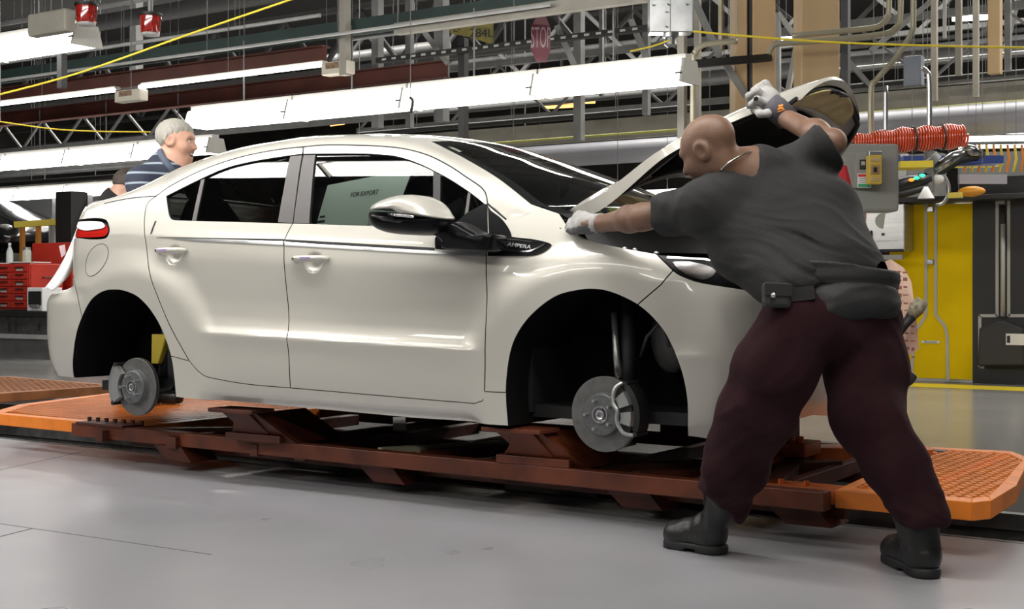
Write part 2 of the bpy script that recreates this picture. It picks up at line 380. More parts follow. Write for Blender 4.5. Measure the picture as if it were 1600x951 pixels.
def inpoly(x,y,P):
    c=False; j=len(P)-1
    for i in range(len(P)):
        a,b=P[i],P[j]
        if (a[1]>y)!=(b[1]>y) and x<(b[0]-a[0])*(y-a[1])/(b[1]-a[1])+a[0]: c=not c
        j=i
    return c
def resample(P,h):
    out=[]
    for a,b in zip(P,P[1:]+P[:1]):
        l=math.hypot(b[0]-a[0],b[1]-a[1]); k=max(1,int(l/h+.5))
        if l<1e-6: continue
        out+=[(a[0]+(b[0]-a[0])*i/k,a[1]+(b[1]-a[1])*i/k) for i in range(k)]
    return out
CACHE={}
def skin(key,P,h,gap,lift,depth):
    if key in CACHE: return CACHE[key]
    ar=sum(a[0]*b[1]-b[0]*a[1] for a,b in zip(P,P[1:]+P[:1]))
    if ar<0: P=P[::-1]
    P=resample(P,h); n=len(P); Q=[]
    for i in range(n):
        a,b,c=P[i-1],P[i],P[(i+1)%n]
        d1=(b[0]-a[0],b[1]-a[1]); d2=(c[0]-b[0],c[1]-b[1])
        l1=math.hypot(*d1) or 1; l2=math.hypot(*d2) or 1
        nx=-d1[1]/l1-d2[1]/l2; ny=d1[0]/l1+d2[0]/l2; l=math.hypot(nx,ny)
        if l<.3: nx,ny,l=-d1[1]/l1,d1[0]/l1,1
        k=gap*min(2/l,2.0)
        Q.append((b[0]+nx/l*k,b[1]+ny/l*k))
    x0,x1=min(p[0] for p in Q),max(p[0] for p in Q); y0,y1=min(p[1] for p in Q),max(p[1] for p in Q); pts=[]
    nx=max(1,int((x1-x0)/h)); ny=max(1,int((y1-y0)/h))
    edge=np.array(Q)
    for i in range(1,nx):
        for j in range(1,ny):
            p=(x0+(x1-x0)*(i+.5*(j&1))/nx,y0+(y1-y0)*j/ny)
            if inpoly(*p,Q) and ((edge-np.array(p))**2).sum(1).min()>(h*.55)**2: pts.append(p)
    vs,_,fs,*_=delaunay_2d_cdt([Vector(p) for p in Q+pts],[(i,(i+1)%n) for i in range(n)],[],1,1e-6)
    V=[];N=[]
    for v in vs:
        p=surf(v.x,v.y); m=surfn(v.x,v.y); m=m if m[1]*plan_n(v.x)[1]+m[0]*plan_n(v.x)[0]<0 else tuple(-c for c in m)
        V.append(tuple(p[i]+m[i]*lift for i in range(3))); N.append(m)
    F=[]
    for f in fs:
        a,b,c=(Vector(V[i]) for i in f); nn=(b-a).cross(c-a)
        if nn.length<1e-10: continue
        F.append(tuple(f) if nn.dot(Vector(N[f[0]]))>0 else tuple(f)[::-1])
    ec={}
    for f in F:
        for a,b in zip(f,f[1:]+f[:1]): ec[(a,b)]=1
    bd=[(a,b) for a,b in ec if (b,a) not in ec]
    k=len(V); F2=[]
    for a,b in bd:
        d=(Vector(V[b])-Vector(V[a])); m=Vector(N[a]); o=d.cross(m)
        if o.length<1e-9: continue
        o.normalize(); i=len(V)
        V+=[V[a],V[b],tuple(Vector(V[b])-Vector(N[b])*depth),tuple(Vector(V[a])-m*depth)]; N+=[tuple(o)]*4
        F2.append((i+3,i+2,i+1,i))
    CACHE[key]=(V,N,F,F2); return CACHE[key]
def panel(name,P,m,parent,far=False,h=.014,gap=.0025,lift=0,depth=.02,rim=None):
    V,N,F,F2=skin((name,tuple(P[0]),lift),P,h,gap,lift,depth)
    A=[f[::-1] if far else f for f in F+F2]
    o=mesh(name,[flip(v,far) for v in V],A,[m,rim or M_rubber],parent,True)
    o.data.polygons.foreach_set('material_index',[0]*len(F)+[1]*len(F2))
    o.data.normals_split_custom_set_from_vertices([(n[0],-n[1] if far else n[1],n[2]) for n in N]); return o
# ---------------------------------------------------------------- traced side lines (u along the car, z up)
AR=cs([(-3.201,.466),(-3.150,.56),(-3.106,.675),(-3.05,.787),(-2.974,.872),(-2.884,.916),(-2.793,.928),(-2.699,.92),(-2.602,.89),(-2.508,.823),(-2.429,.73),(-2.365,.606),(-2.343,.511),(-2.329,.409)])
AR1,AR2,AR3=AR[:19],AR[18:67],AR[66:]
AF=cs([(-.387,.378),(-.397,.512),(-.381,.653),(-.344,.747),(-.272,.83),(-.166,.9),(-.061,.926),(.02,.93),(.1,.914),(.197,.871),(.271,.81),(.326,.732),(.372,.622),(.393,.502),(.388,.374)])
RD=cs([(-2.615,1.401),(-2.66,1.363),(-2.642,1.29),(-2.602,1.201),(-2.544,1.05),(-2.464,.902),(-2.365,.744),(-2.235,.585)])
BOT=cs([(-2.235,.585),(-2.17,.536),(-2.096,.508),(-1.863,.487),(-1.594,.481),(-1.416,.477),(-.744,.461),(-.56,.459)])
BR,BF=BOT[:25],BOT[24:]
DD=cs([(-1.63,1.235),(-1.651,1.159),(-1.649,1.13),(-1.629,.962),(-1.595,.709),(-1.594,.481)])
FE=cs([(-.513,.473),(-.503,.52),(-.501,.712),(-.512,.951),(-.522,1.085)])
DRIP=cs([(-2.615,1.401),(-2.542,1.448),(-2.362,1.52),(-2.147,1.574),(-1.923,1.601),(-1.735,1.608),(-1.599,1.609),(-1.414,1.597),(-1.234,1.58),(-1.098,1.558),(-.963,1.521),(-.831,1.466),(-.737,1.418),(-.643,1.369),(-.602,1.335),(-.578,1.288)])
DR,DF=DRIP[:31],DRIP[30:]
RWT=cs([(-2.538,1.397),(-2.34,1.476),(-2.2,1.523),(-2.051,1.548),(-1.8,1.568),(-1.722,1.57)])
FWT=cs([(-1.718,1.57),(-1.639,1.567),(-1.392,1.555),(-1.214,1.538),(-1.125,1.522),(-1.031,1.495),(-.937,1.460),(-.81,1.405),(-.684,1.341),(-.584,1.282)])
RWB=[(-1.63,1.235),(-1.728,1.24),(-2.406,1.272)]+cs([(-2.406,1.272),(-2.444,1.281),(-2.478,1.313),(-2.538,1.397)],4)[1:]
LAMPL=cs([(.255,1.067),(.305,1.027),(.348,.992),(.393,.971),(.446,.956),(.551,.94),(.674,.923),(.85,.90),(1.1,.885),(UMAX-.001,.88)])
FTOP=cs([(-.219,1.239),(-.194,1.214),(-.147,1.171),(-.054,1.128),(.071,1.1),(.255,1.067)])
SEAMF=[(.197,.871),(.293,.949),(.335,1.003)]
kl=min(range(len(LAMPL)),key=lambda i:math.hypot(LAMPL[i][0]-.335,LAMPL[i][1]-1.003)); SEAMF[2]=LAMPL[kl]
kf=min(range(len(AF)),key=lambda i:math.hypot(AF[i][0]-.197,AF[i][1]-.871)); kq=min(range(len(AF)),key=lambda i:abs(AF[i][1]-.512)+abs(AF[i][0]+.39))
SEAMR=cs([(-3.05,.787),(-3.102,.897),(-3.195,1.0)])
TAIL=cs([(-3.25,1.2),(-3.136,1.200),(-3.035,1.191),(-2.913,1.192),(-2.881,1.218),(-2.895,1.251),(-2.939,1.286),(-3.025,1.298),(-3.149,1.297),(-3.25,1.297)],4)
EB=cs([(-3.33,1.315),(-3.137,1.346),(-3.018,1.373),(-2.811,1.396),(-2.615,1.401)])
PAN=dict(
 sill=[(-2.329,.409),(-2.028,.396),(-1.384,.386),(-.918,.376),(-.387,.378)]+AF[:kq+1]+[(-.503,.511),(-.513,.473),(-.56,.459)]+BOT[::-1]+AR3,
 rear_door=RD+BR+DD[::-1]+RWB+RWT+[(-1.735,1.606)]+DR[::-1][1:-1],
 door_frame=FWT[::-1]+[(-1.735,1.607)]+DF[1:],
 front_door=DD+BF+FE+[(-.524,1.089),(-.784,1.104),(-.798,1.148),(-.778,1.189),(-1.092,1.208),(-1.529,1.231)],
 quarter_panel=RD+AR2[::-1]+SEAMR+[(-3.25,1.01)]+TAIL+EB,
 fender=[(-.503,.511)]+FE[1:]+[(-.56,1.22),(-.578,1.288),(-.464,1.219),(-.37,1.285)]+FTOP+LAMPL[1:kl+1]+SEAMF[::-1][1:]+AF[kq:kf][::-1],
)
FB=SEAMF+LAMPL[kl+1:]+[(UMAX-.001,.43),(1.1,.43),(.95,.445),(.794,.427),(.6,.375),(.474,.363)]+AF[kf+1:][::-1]
RB=AR1+SEAMR[1:]+[(-3.3,.95),(-3.6,.93),(UMIN+.001,.93),(UMIN+.001,.46),(-3.6,.47),(-3.35,.465)]
FUEL=[(-2.962+.089*math.cos(t)+.03*math.sin(t),1.081+.083*math.sin(t)) for t in [2*math.pi*i/40 for i in range(40)]]
for far in (False,True):
    for nme,P in PAN.items():
        hh=.011 if 'door' in nme and not far else .014
        globals()[('far_' if far else '')+nme]=panel(nme,P,M_paint,CAR,far,h=hh,gap=.0012 if nme=='sill' else .0025)
    D1=far_front_door if far else front_door; D2=far_rear_door if far else rear_door
    Q=far_quarter_panel if far else quarter_panel; FN=far_fender if far else fender
    panel('front_bumper',FB,M_paint,CAR,far); panel('rear_bumper',RB,M_paint,CAR,far)
    panel('fuel_door' if not far else 'quarter_badge',FUEL,M_paint,Q,far,gap=.0,lift=.0008,depth=.002,rim=M_satin) if not far else None
    if not far: MB().tube([surf(*q) for q in FUEL],.0022,6,True).build('fuel_door_gap',M_satin,Q,True)
    # glass and pillars
    panel('window_glass',RWB[1:-1]+RWT[:-1],M_glass,D2,far,h=.03,gap=-.008,lift=-.010,depth=.003)
    panel('window_glass',[(-1.639,1.567)]+FWT[5:]+[(-.545,1.165),(-.778,1.18),(-1.092,1.205),(-1.529,1.228)],M_fglass,D1,far,h=.03,gap=-.008,lift=-.010,depth=.003)
    panel('pillar_cover',[(-1.8,1.568),(-1.722,1.57),(-1.63,1.235),(-1.728,1.24)],M_satin,D2,far,h=.02,lift=-.002)
    panel('pillar_cover',[(-1.718,1.57),(-1.639,1.567),(-1.529,1.231),(-1.63,1.235)],M_satin,D1,far,h=.02,lift=-.002)
    panel('quarter_light_bar',[(-2.342,1.476),(-2.320,1.482),(-2.272,1.266),(-2.300,1.267)],M_satin,D2,far,h=.02,lift=-.005,gap=0)
    panel('quarter_light_bar',[(-.917,1.452),(-.873,1.433),(-.786,1.178),(-.824,1.18)],M_dark,D1,far,h=.02,lift=-.006,gap=0)
    panel('quarter_light_bar',[(-.700,1.35),(-.684,1.343),(-.655,1.175),(-.672,1.175)],M_satin,D1,far,h=.02,lift=-.006,gap=0)
    panel('mirror_base',[(-.672,1.25),(-.60,1.288),(-.578,1.288),(-.535,1.16),(-.524,1.087),(-.784,1.104),(-.795,1.15),(-.76,1.165)],M_gloss,D1,far,h=.02,lift=.003,gap=0)
    panel('belt_seal',[(-2.511,1.189),(-1.655,1.160),(-1.654,1.151),(-2.26,1.178)],M_rubber,D2,far,h=.02,lift=.0035,gap=0,depth=.006)
    panel('belt_seal',[(-1.644,1.159),(-1.435,1.146),(-.79,1.106),(-.79,1.094),(-1.434,1.134),(-1.644,1.149)],M_rubber,D1,far,h=.02,lift=.0035,gap=0,depth=.006)
    panel('belt_strip',[(-2.40,1.178),(-2.26,1.1775),(-1.655,1.150),(-1.655,1.131),(-2.26,1.165)],M_silver,D2,far,h=.02,lift=.003,gap=0,depth=.006)
    panel('belt_strip',[(-1.644,1.148),(-1.434,1.133),(-.79,1.093),(-.522,1.086),(-.522,1.066),(-.919,1.086),(-1.429,1.117),(-1.644,1.130)],M_silver,D1,far,h=.02,lift=.003,gap=0,depth=.006)
    panel('door_seal',[(-2.56,1.205),(-2.551,1.21),(-2.545,1.27),(-2.553,1.27)],M_rubber,D2,far,h=.02,lift=.003,gap=0,depth=.005)
    # sail and badge on the fender
    sail=panel('sail_panel',[(-.570,1.278)]+cs([(-.552,1.26),(-.486,1.222),(-.437,1.178),(-.414,1.145)])+[(-.528,1.16)],M_gloss,FN,far,h=.015,lift=.004,gap=0,depth=.006)
    BDG=cs([(-.512,1.156),(-.40,1.142),(-.298,1.13),(-.225,1.113),(-.222,1.098),(-.25,1.078),(-.30,1.066),(-.40,1.066),(-.512,1.067)],4)
    panel('vent_badge',BDG,M_gloss,FN,far,h=.012,lift=.005,gap=0,depth=.008)
    panel('badge_trim',cs([(-.508,1.080),(-.40,1.079),(-.312,1.080),(-.268,1.094),(-.247,1.110),(-.252,1.111),(-.275,1.099),(-.315,1.086),(-.40,1.0845),(-.508,1.0855)],4),M_chrome,FN,far,h=.012,lift=.008,gap=0,depth=.004)
    panel('badge_trim',[(-.508,1.145),(-.40,1.133),(-.31,1.1225),(-.31,1.119),(-.40,1.129),(-.508,1.141)],M_chrome,FN,far,h=.012,lift=.008,gap=0,depth=.004)
    if not far:
        p=surf(-.362,1.103); n=surfn(-.362,1.103); n=Vector(n) if n[1]<0 else -Vector(n)
        ux=Vector(surf(-.33,1.100))-Vector(surf(-.44,1.114)); ux.normalize(); uz=n.cross(ux)
        text('AMPERA','badge_lettering',.031,planeM(Vector(p)+n*.012,ux,uz)@Matrix.Diagonal((1.0,.72,1,1)),M_silver,FN,.0015)
    # lamps
    lp=panel('headlamp',LAMPL[:44]+[(.95,.94),(.86,.975),(.705,1.014),(.584,1.034),(.399,1.054)],M_gloss,CAR,far,h=.015,lift=-.004)
    panel('lamp_reflector',cs([(.325,1.036),(.40,1.035),(.475,1.018),(.50,.998),(.475,.975),(.44,.968),(.39,.985),(.35,1.01)],4),M_chrome,lp,far,h=.012,lift=-.0015,gap=0,depth=.003)
    panel('lamp_trim',[(.30,1.058),(.45,1.05),(.62,1.026),(.72,1.005),(.72,.999),(.62,1.019),(.45,1.042),(.30,1.05)],M_silver,lp,far,h=.012,lift=-.001,gap=0,depth=.003)
    tl=panel('tail_lamp',[(p[0],p[1]) for p in TAIL],M_gloss,CAR,far,h=.015,lift=-.02,gap=-.004)
    panel('lamp_lens',cs([(-3.22,1.205),(-3.035,1.2),(-2.925,1.203),(-2.897,1.222),(-2.91,1.250),(-2.96,1.27),(-3.10,1.272),(-3.22,1.265)],4),M_red,tl,far,h=.014,lift=-.004,gap=0)
    panel('lamp_cap',cs([(-3.22,1.262),(-3.10,1.238),(-3.02,1.238),(-2.93,1.248),(-2.96,1.275),(-3.06,1.285),(-3.22,1.285)],4),M_white,tl,far,h=.014,lift=.001,gap=0)
    panel('hatch_lower',[(-3.25,.95),(-3.25,1.20),(-3.25,1.315),(-3.6,1.33),(UMIN+.001,1.335),(UMIN+.001,.93),(-3.6,.93)],M_paint,CAR,far,h=.03,lift=-.01)
    panel('grille',LAMPL[46:]+[(UMAX-.001,.95),(1.2,.95),(1.0,.945)],M_dark,CAR,far,h=.03,lift=-.006)
    # door handles
    for (u0,u1,z),D in (((-2.492,-2.285,1.117),D2),((-1.578,-1.368,1.067),D1)):
        k=9; P=[]; e0,e1=Vector(surf(u0-.02,z)),Vector(surf(u1+.02,z)); n=Vector(surfn(u0-.02,z)); n=n if n.y<0 else -n
        for i in range(k):
            t=i/(k-1); p=e0.lerp(e1,.08+.84*t)
            P.append(flip(tuple(p+n*(.006+.020*min(1,math.sin(math.pi*t)*3.2))),far))
        o=MB().tube(P,[.011,.0135,.0145,.015,.015,.015,.0145,.0135,.011],12).build('door_handle',M_paint,D,True)
        if not far:
            b=(P[3] if u0<-2 else P[4]); MB().obox((b[0]-.005,b[1]-.0145,b[2]+.001),(.06,.004,.012)).build('marker_tag',M_purple,D,bevel=.001)
            a=P[1]; MB().cyl((a[0],a[1]-.014,a[2]),(a[0],a[1]-.0155,a[2]),.005,n=12).build('lock_button',M_dark,D)
# ---------------------------------------------------------------- roof sides, glass house
HPX=[(130,331,.20),(142,317,.2),(159,313,.2),(183.6,310,.2),(203,303,.2),(238,285,.22),(275.7,265,.25),(313.6,250,.29),(351,237.7,.31),(389,228,.325),(427,221.6,.33),(486,212.8,.335),(555.7,209.8,.335),(602,210.3,.335),(640,213,.33),(672,220.5,.325),(700,234,.275),(729.7,249.4,.225),(779.5,279.5,.125),(828,317.7,.068),(849,321,.062),(874,333,.05)]
HH=[tuple(aty(*p)) for p in HPX]
def along(P,n):
    P=[Vector(p) for p in spline([tuple(p) for p in P],10)]; s=[0]
    for a,b in zip(P,P[1:]): s.append(s[-1]+(b-a).length)
    out=[]
    for i in range(n):
        t=s[-1]*i/(n-1); k=min(max(bisect.bisect(s,t)-1,0),len(s)-2); f=(t-s[k])/max(s[k+1]-s[k],1e-9); out.append(P[k].lerp(P[k+1],f))
    return out
EU=EB+DRIP[1:]+cs([(-.578,1.288),(-.53,1.262),(-.464,1.219)])[1:]
def along2(P,n):
    s=[0]
    for a,b in zip(P,P[1:]): s.append(s[-1]+math.hypot(b[0]-a[0],b[1]-a[1]))
    out=[]
    for i in range(n):
        t=s[-1]*i/(n-1); k=min(max(bisect.bisect(s,t)-1,0),len(s)-2); f=(t-s[k])/max(s[k+1]-s[k],1e-9); out.append((P[k][0]+(P[k+1][0]-P[k][0])*f,P[k][1]+(P[k+1][1]-P[k][1])*f))
    return out
NE=110; E2=along2(EU,NE); EP=[Vector(surf(*e)) for e in E2]; HP=along(HH[:20],NE)
G=[]
for i in range(NE):
    u,z=E2[i]; T0=(Vector(surf(u,z+.01))-Vector(surf(u,z-.01))).normalized(); D=HP[i]-EP[i]; L=D.length
    f=i/(NE-1); T1=Vector((0,1,.22+.3*sm((f-.75)/.2)+.3*sm((.2-f)/.2))).normalized()
    if f>.75: T1=(T1+Vector((.5,0,0))*sm((f-.75)/.2)).normalized()
    row=[]
    for k in range(9):
        t=k/8; h0=2*t**3-3*t*t+1;h1=t**3-2*t*t+t;h2=-2*t**3+3*t*t;h3=t**3-t*t
        row.append(EP[i]*h0+T0*L*h1*.95+HP[i]*h2+T1*L*h3*.9)
    G.append(row)
G.append([b_+(b_-a_)*1.6+Vector((0,.004,-.003)) for a_,b_ in zip(G[-2],G[-1])])
for far in (False,True):
    o=MB().grid([[flip(tuple(p),far) for p in r] for r in G]).build('roof_side',M_paint,CAR,True)
    MB().tube([flip(tuple(p+Vector((0,.004,-.001))),far) for p in EP[12:]],.0055,6).build('drip_seal',M_rubber,CAR,True)
HF=[Vector(p) for p in HH]
def cross(P,bx,bz,n=17):
    Q=Vector((P[0],2*YC-P[1],P[2])); out=[]
    for k in range(n):
        t=k/(n-1); w=1-(2*t-1)**2; w=w**.8; p=P.lerp(Q,t); out.append((p.x+bx*w,p.y,p.z+bz*w))
    return out
HALL=along(HH,140); ih=min(range(140),key=lambda i:(HALL[i]-HF[15]).length); ir=min(range(140),key=lambda i:abs(HALL[i].x+2.2)); idk=min(range(140),key=lambda i:abs(HALL[i].x+3.02))
RG=lambda a,b,f:[cross(HALL[i],*f((i-a)/max(b-a,1))) for i in range(a,b+1)]
MB().grid(RG(ir,ih,lambda t:(-.05+.12*t,.022))).build('roof',M_paint,CAR,True)
MB().grid(RG(ih,139,lambda t:(.07+.2*t,.022-.02*t))).build('windshield',M_wglass,CAR,True)
MB().grid([r[1:-1] for r in RG(idk,ir,lambda t:(-.16+.11*t,.03))]).build('rear_glass',M_glass,CAR,True)
MB().grid([[r[0],r[1]] for r in RG(idk,ir,lambda t:(-.16+.11*t,.03))]+[]).build('hatch_edge',M_paint,CAR,True)
MB().grid([[r[-2],r[-1]] for r in RG(idk,ir,lambda t:(-.16+.11*t,.03))]+[]).build('hatch_edge',M_paint,CAR,True)
MB().grid(RG(0,idk,lambda t:(-.08-.08*t,.02))).build('tailgate_lip',M_paint,CAR,True)
# dark band printed round the windscreen, header tape
wg=RG(ih,139,lambda t:(.07+.2*t,.022-.02*t)); up=Vector((.004,0,.006))
ban=lambda r,a,b:[Vector(r[0]).lerp(Vector(r[1]),a)+up*-.6,Vector(r[0]).lerp(Vector(r[1]),b)+up*-.6]
for far in (False,True): MB().grid([[flip(tuple(p),far) for p in ban(r,0,.55)] for r in wg]).build('windshield_band',M_rubber,CAR,True)
MB().grid([[tuple(Vector(p)+up*-.6) for p in r] for r in wg[:4]]).build('windshield_band',M_rubber,CAR,True)
a,b=Vector(wg[1][2]),Vector(wg[13][1]); a,b=aty(688,222,.42),aty(722,238,.34)
MB().grid([[a+Vector((0,0,.004)),a+Vector((.0,-.05,-.004))],[b+Vector((0,0,.004)),b+Vector((.0,-.05,-.004))]]).build('masking_tape',mat('tape',(.75,.74,.66),.6),CAR,solid=.002)
# cowl
base=wg[-1]
MB().grid([base,[(p[0]+.10,p[1],p[2]-.05) for p in base],[(p[0]+.16,p[1],p[2]-.16) for p in base]]).build('cowl',M_dark,CAR,True)
# ---------------------------------------------------------------- mirrors
def pillow(pts,y0,prof,far):            # outline in (x,z), rounded through its thickness
    n=len(pts); cx=sum(p[0] for p in pts)/n; cz=sum(p[1] for p in pts)/n; V=[]
    for dy,s in prof: V+=[flip((cx+(p[0]-cx)*s,y0+dy,cz+(p[1]-cz)*s),far) for p in pts]
    m=len(prof); F=[(i*n+k,i*n+(k+1)%n,(i+1)*n+(k+1)%n,(i+1)*n+k) for i in range(m-1) for k in range(n)]
    b=MB(); b.V=V; b.F=F+[tuple(range(n))[::-1],tuple(range((m-1)*n,m*n))]; return b
mp=lambda P:[(aty(px,py,-.22).x,aty(px,py,-.22).z) for px,py in P]
SH=mp(cs([(586,329),(590,322),(600,315.5),(620,308),(644,304),(664,309),(680,321),(688,333),(691.5,342),(670,341.5),(648,340),(643,333),(632,331.5),(610,330)],4))
LW=mp(cs([(584,337),(590,352),(604,361),(626,366),(664,367),(690,360),(694,345),(691,342),(648,340),(640,334),(620,332),(585,330)],4))
ST=mp(cs([(640,362),(664,366),(674,371),(679,378),(680,388),(700,390),(748,392),(757,380),(757,366),(738,366),(718,357),(694,345),(660,350)],4))
for far in (False,True):
    sm_=MB(); o=pillow(SH,-.22,[(-.125,.0),(-.122,.25),(-.112,.5),(-.09,.74),(-.055,.92),(-.01,1),(.07,1.0),(.09,.96)],far).build('side_mirror',M_paint,CAR,True)
    pillow(LW,-.22,[(-.115,.3),(-.105,.55),(-.085,.78),(-.05,.94),(-.01,1.0),(.07,1.0),(.09,.96)],far).build('mirror_shell',M_gloss,o,True)
    pillow(ST,-.13,[(-.06,.8),(-.045,.95),(-.02,1),(.05,1),(.075,.95)],far).build('mirror_arm',M_gloss,o,True)
    P=[aty(px,py,-.345+.0*i) for i,(px,py) in enumerate([(602,334.5),(615,335.5),(630,336.5),(642,338.5)])]
    MB().tube([flip(tuple(p+Vector((0,.02,0))),far) for p in P],[.007,.009,.009,.005],8).build('indicator_lamp',M_chrome,o,True)
# ---------------------------------------------------------------- interior and underbody
MB().box(-3.1,.5,.12,1.52,.40,.45).build('floor_pan',M_dark,CAR)
for y in (.06,1.54): MB().box(-3.2,-2.35,y,y+.04,.95,1.15).build('inner_panel',M_dark,CAR); MB().box(-2.33,-.45,y,y+.04,.42,1.12).build('inner_panel',M_dark,CAR)
MB().box(-.42,-.38,.1,1.54,.42,1.14).build('firewall',M_dark,CAR); MB().box(-2.6,-2.55,.12,1.52,.42,1.12).build('rear_bulkhead',M_dark,CAR)
dash=MB().prism([(-.95,.10,1.02),(-.95,.10,1.14),(-.88,.10,1.20),(-.5,.10,1.17),(-.42,.10,1.10),(-.42,.10,.7),(-.8,.10,.7)],(0,1.44,0)).build('dashboard',M_dark,CAR,bevel=.03)
MB().ell((-.72,1.22,1.2),(.16,.2,.075)).build('dash_hood',M_dark,dash,True)
wheel=[(-.98+.07*math.sin(t),1.22+.18*math.cos(t),1.10+.17*math.sin(t)) for t in [2*math.pi*i/32 for i in range(32)]]
MB().tube(wheel,.015,8,True).cyl((-.98,1.22,1.1),(-.75,1.22,1.08),.05,.03).bar((-.98,1.05,1.1),(-.98,1.39,1.1),.03,.02).build('steering_wheel',M_dark,CAR,True)
for x,y in ((-1.45,.42),(-1.45,1.22),(-2.3,.42),(-2.3,1.22)):
    s=MB().ell((x,y,.82),(.28,.25,.12)).build('seat',M_seat,CAR,True)
    Mr=Matrix.Rotation(R(-14),3,'Y'); MB().ell((x-.26,y,1.1),(.1,.24,.36),Mr).build('seat_back',M_seat,s,True)
    MB().ell((x-.36,y,1.46),(.05,.13,.09)).cyl((x-.34,y-.05,1.3),(x-.36,y-.05,1.45),.008).cyl((x-.34,y+.05,1.3),(x-.36,y+.05,1.45),.008).build('headrest',M_seat,s,True)
lnr=[[tuple(Vector(p)+Vector((0,0,-.05))) for p in r[1:-1]] for r in RG(ir,ih,lambda t:(-.05+.12*t,.022))]
MB().grid(lnr).build('headliner',mat('headliner',(.045,.045,.043),.9),CAR,True)
MB().obox(aty(700,300,.8)+Vector((-.02,0,.07)),(.02,.24,.06)).build('inner_mirror',M_gloss,CAR,bevel=.01)
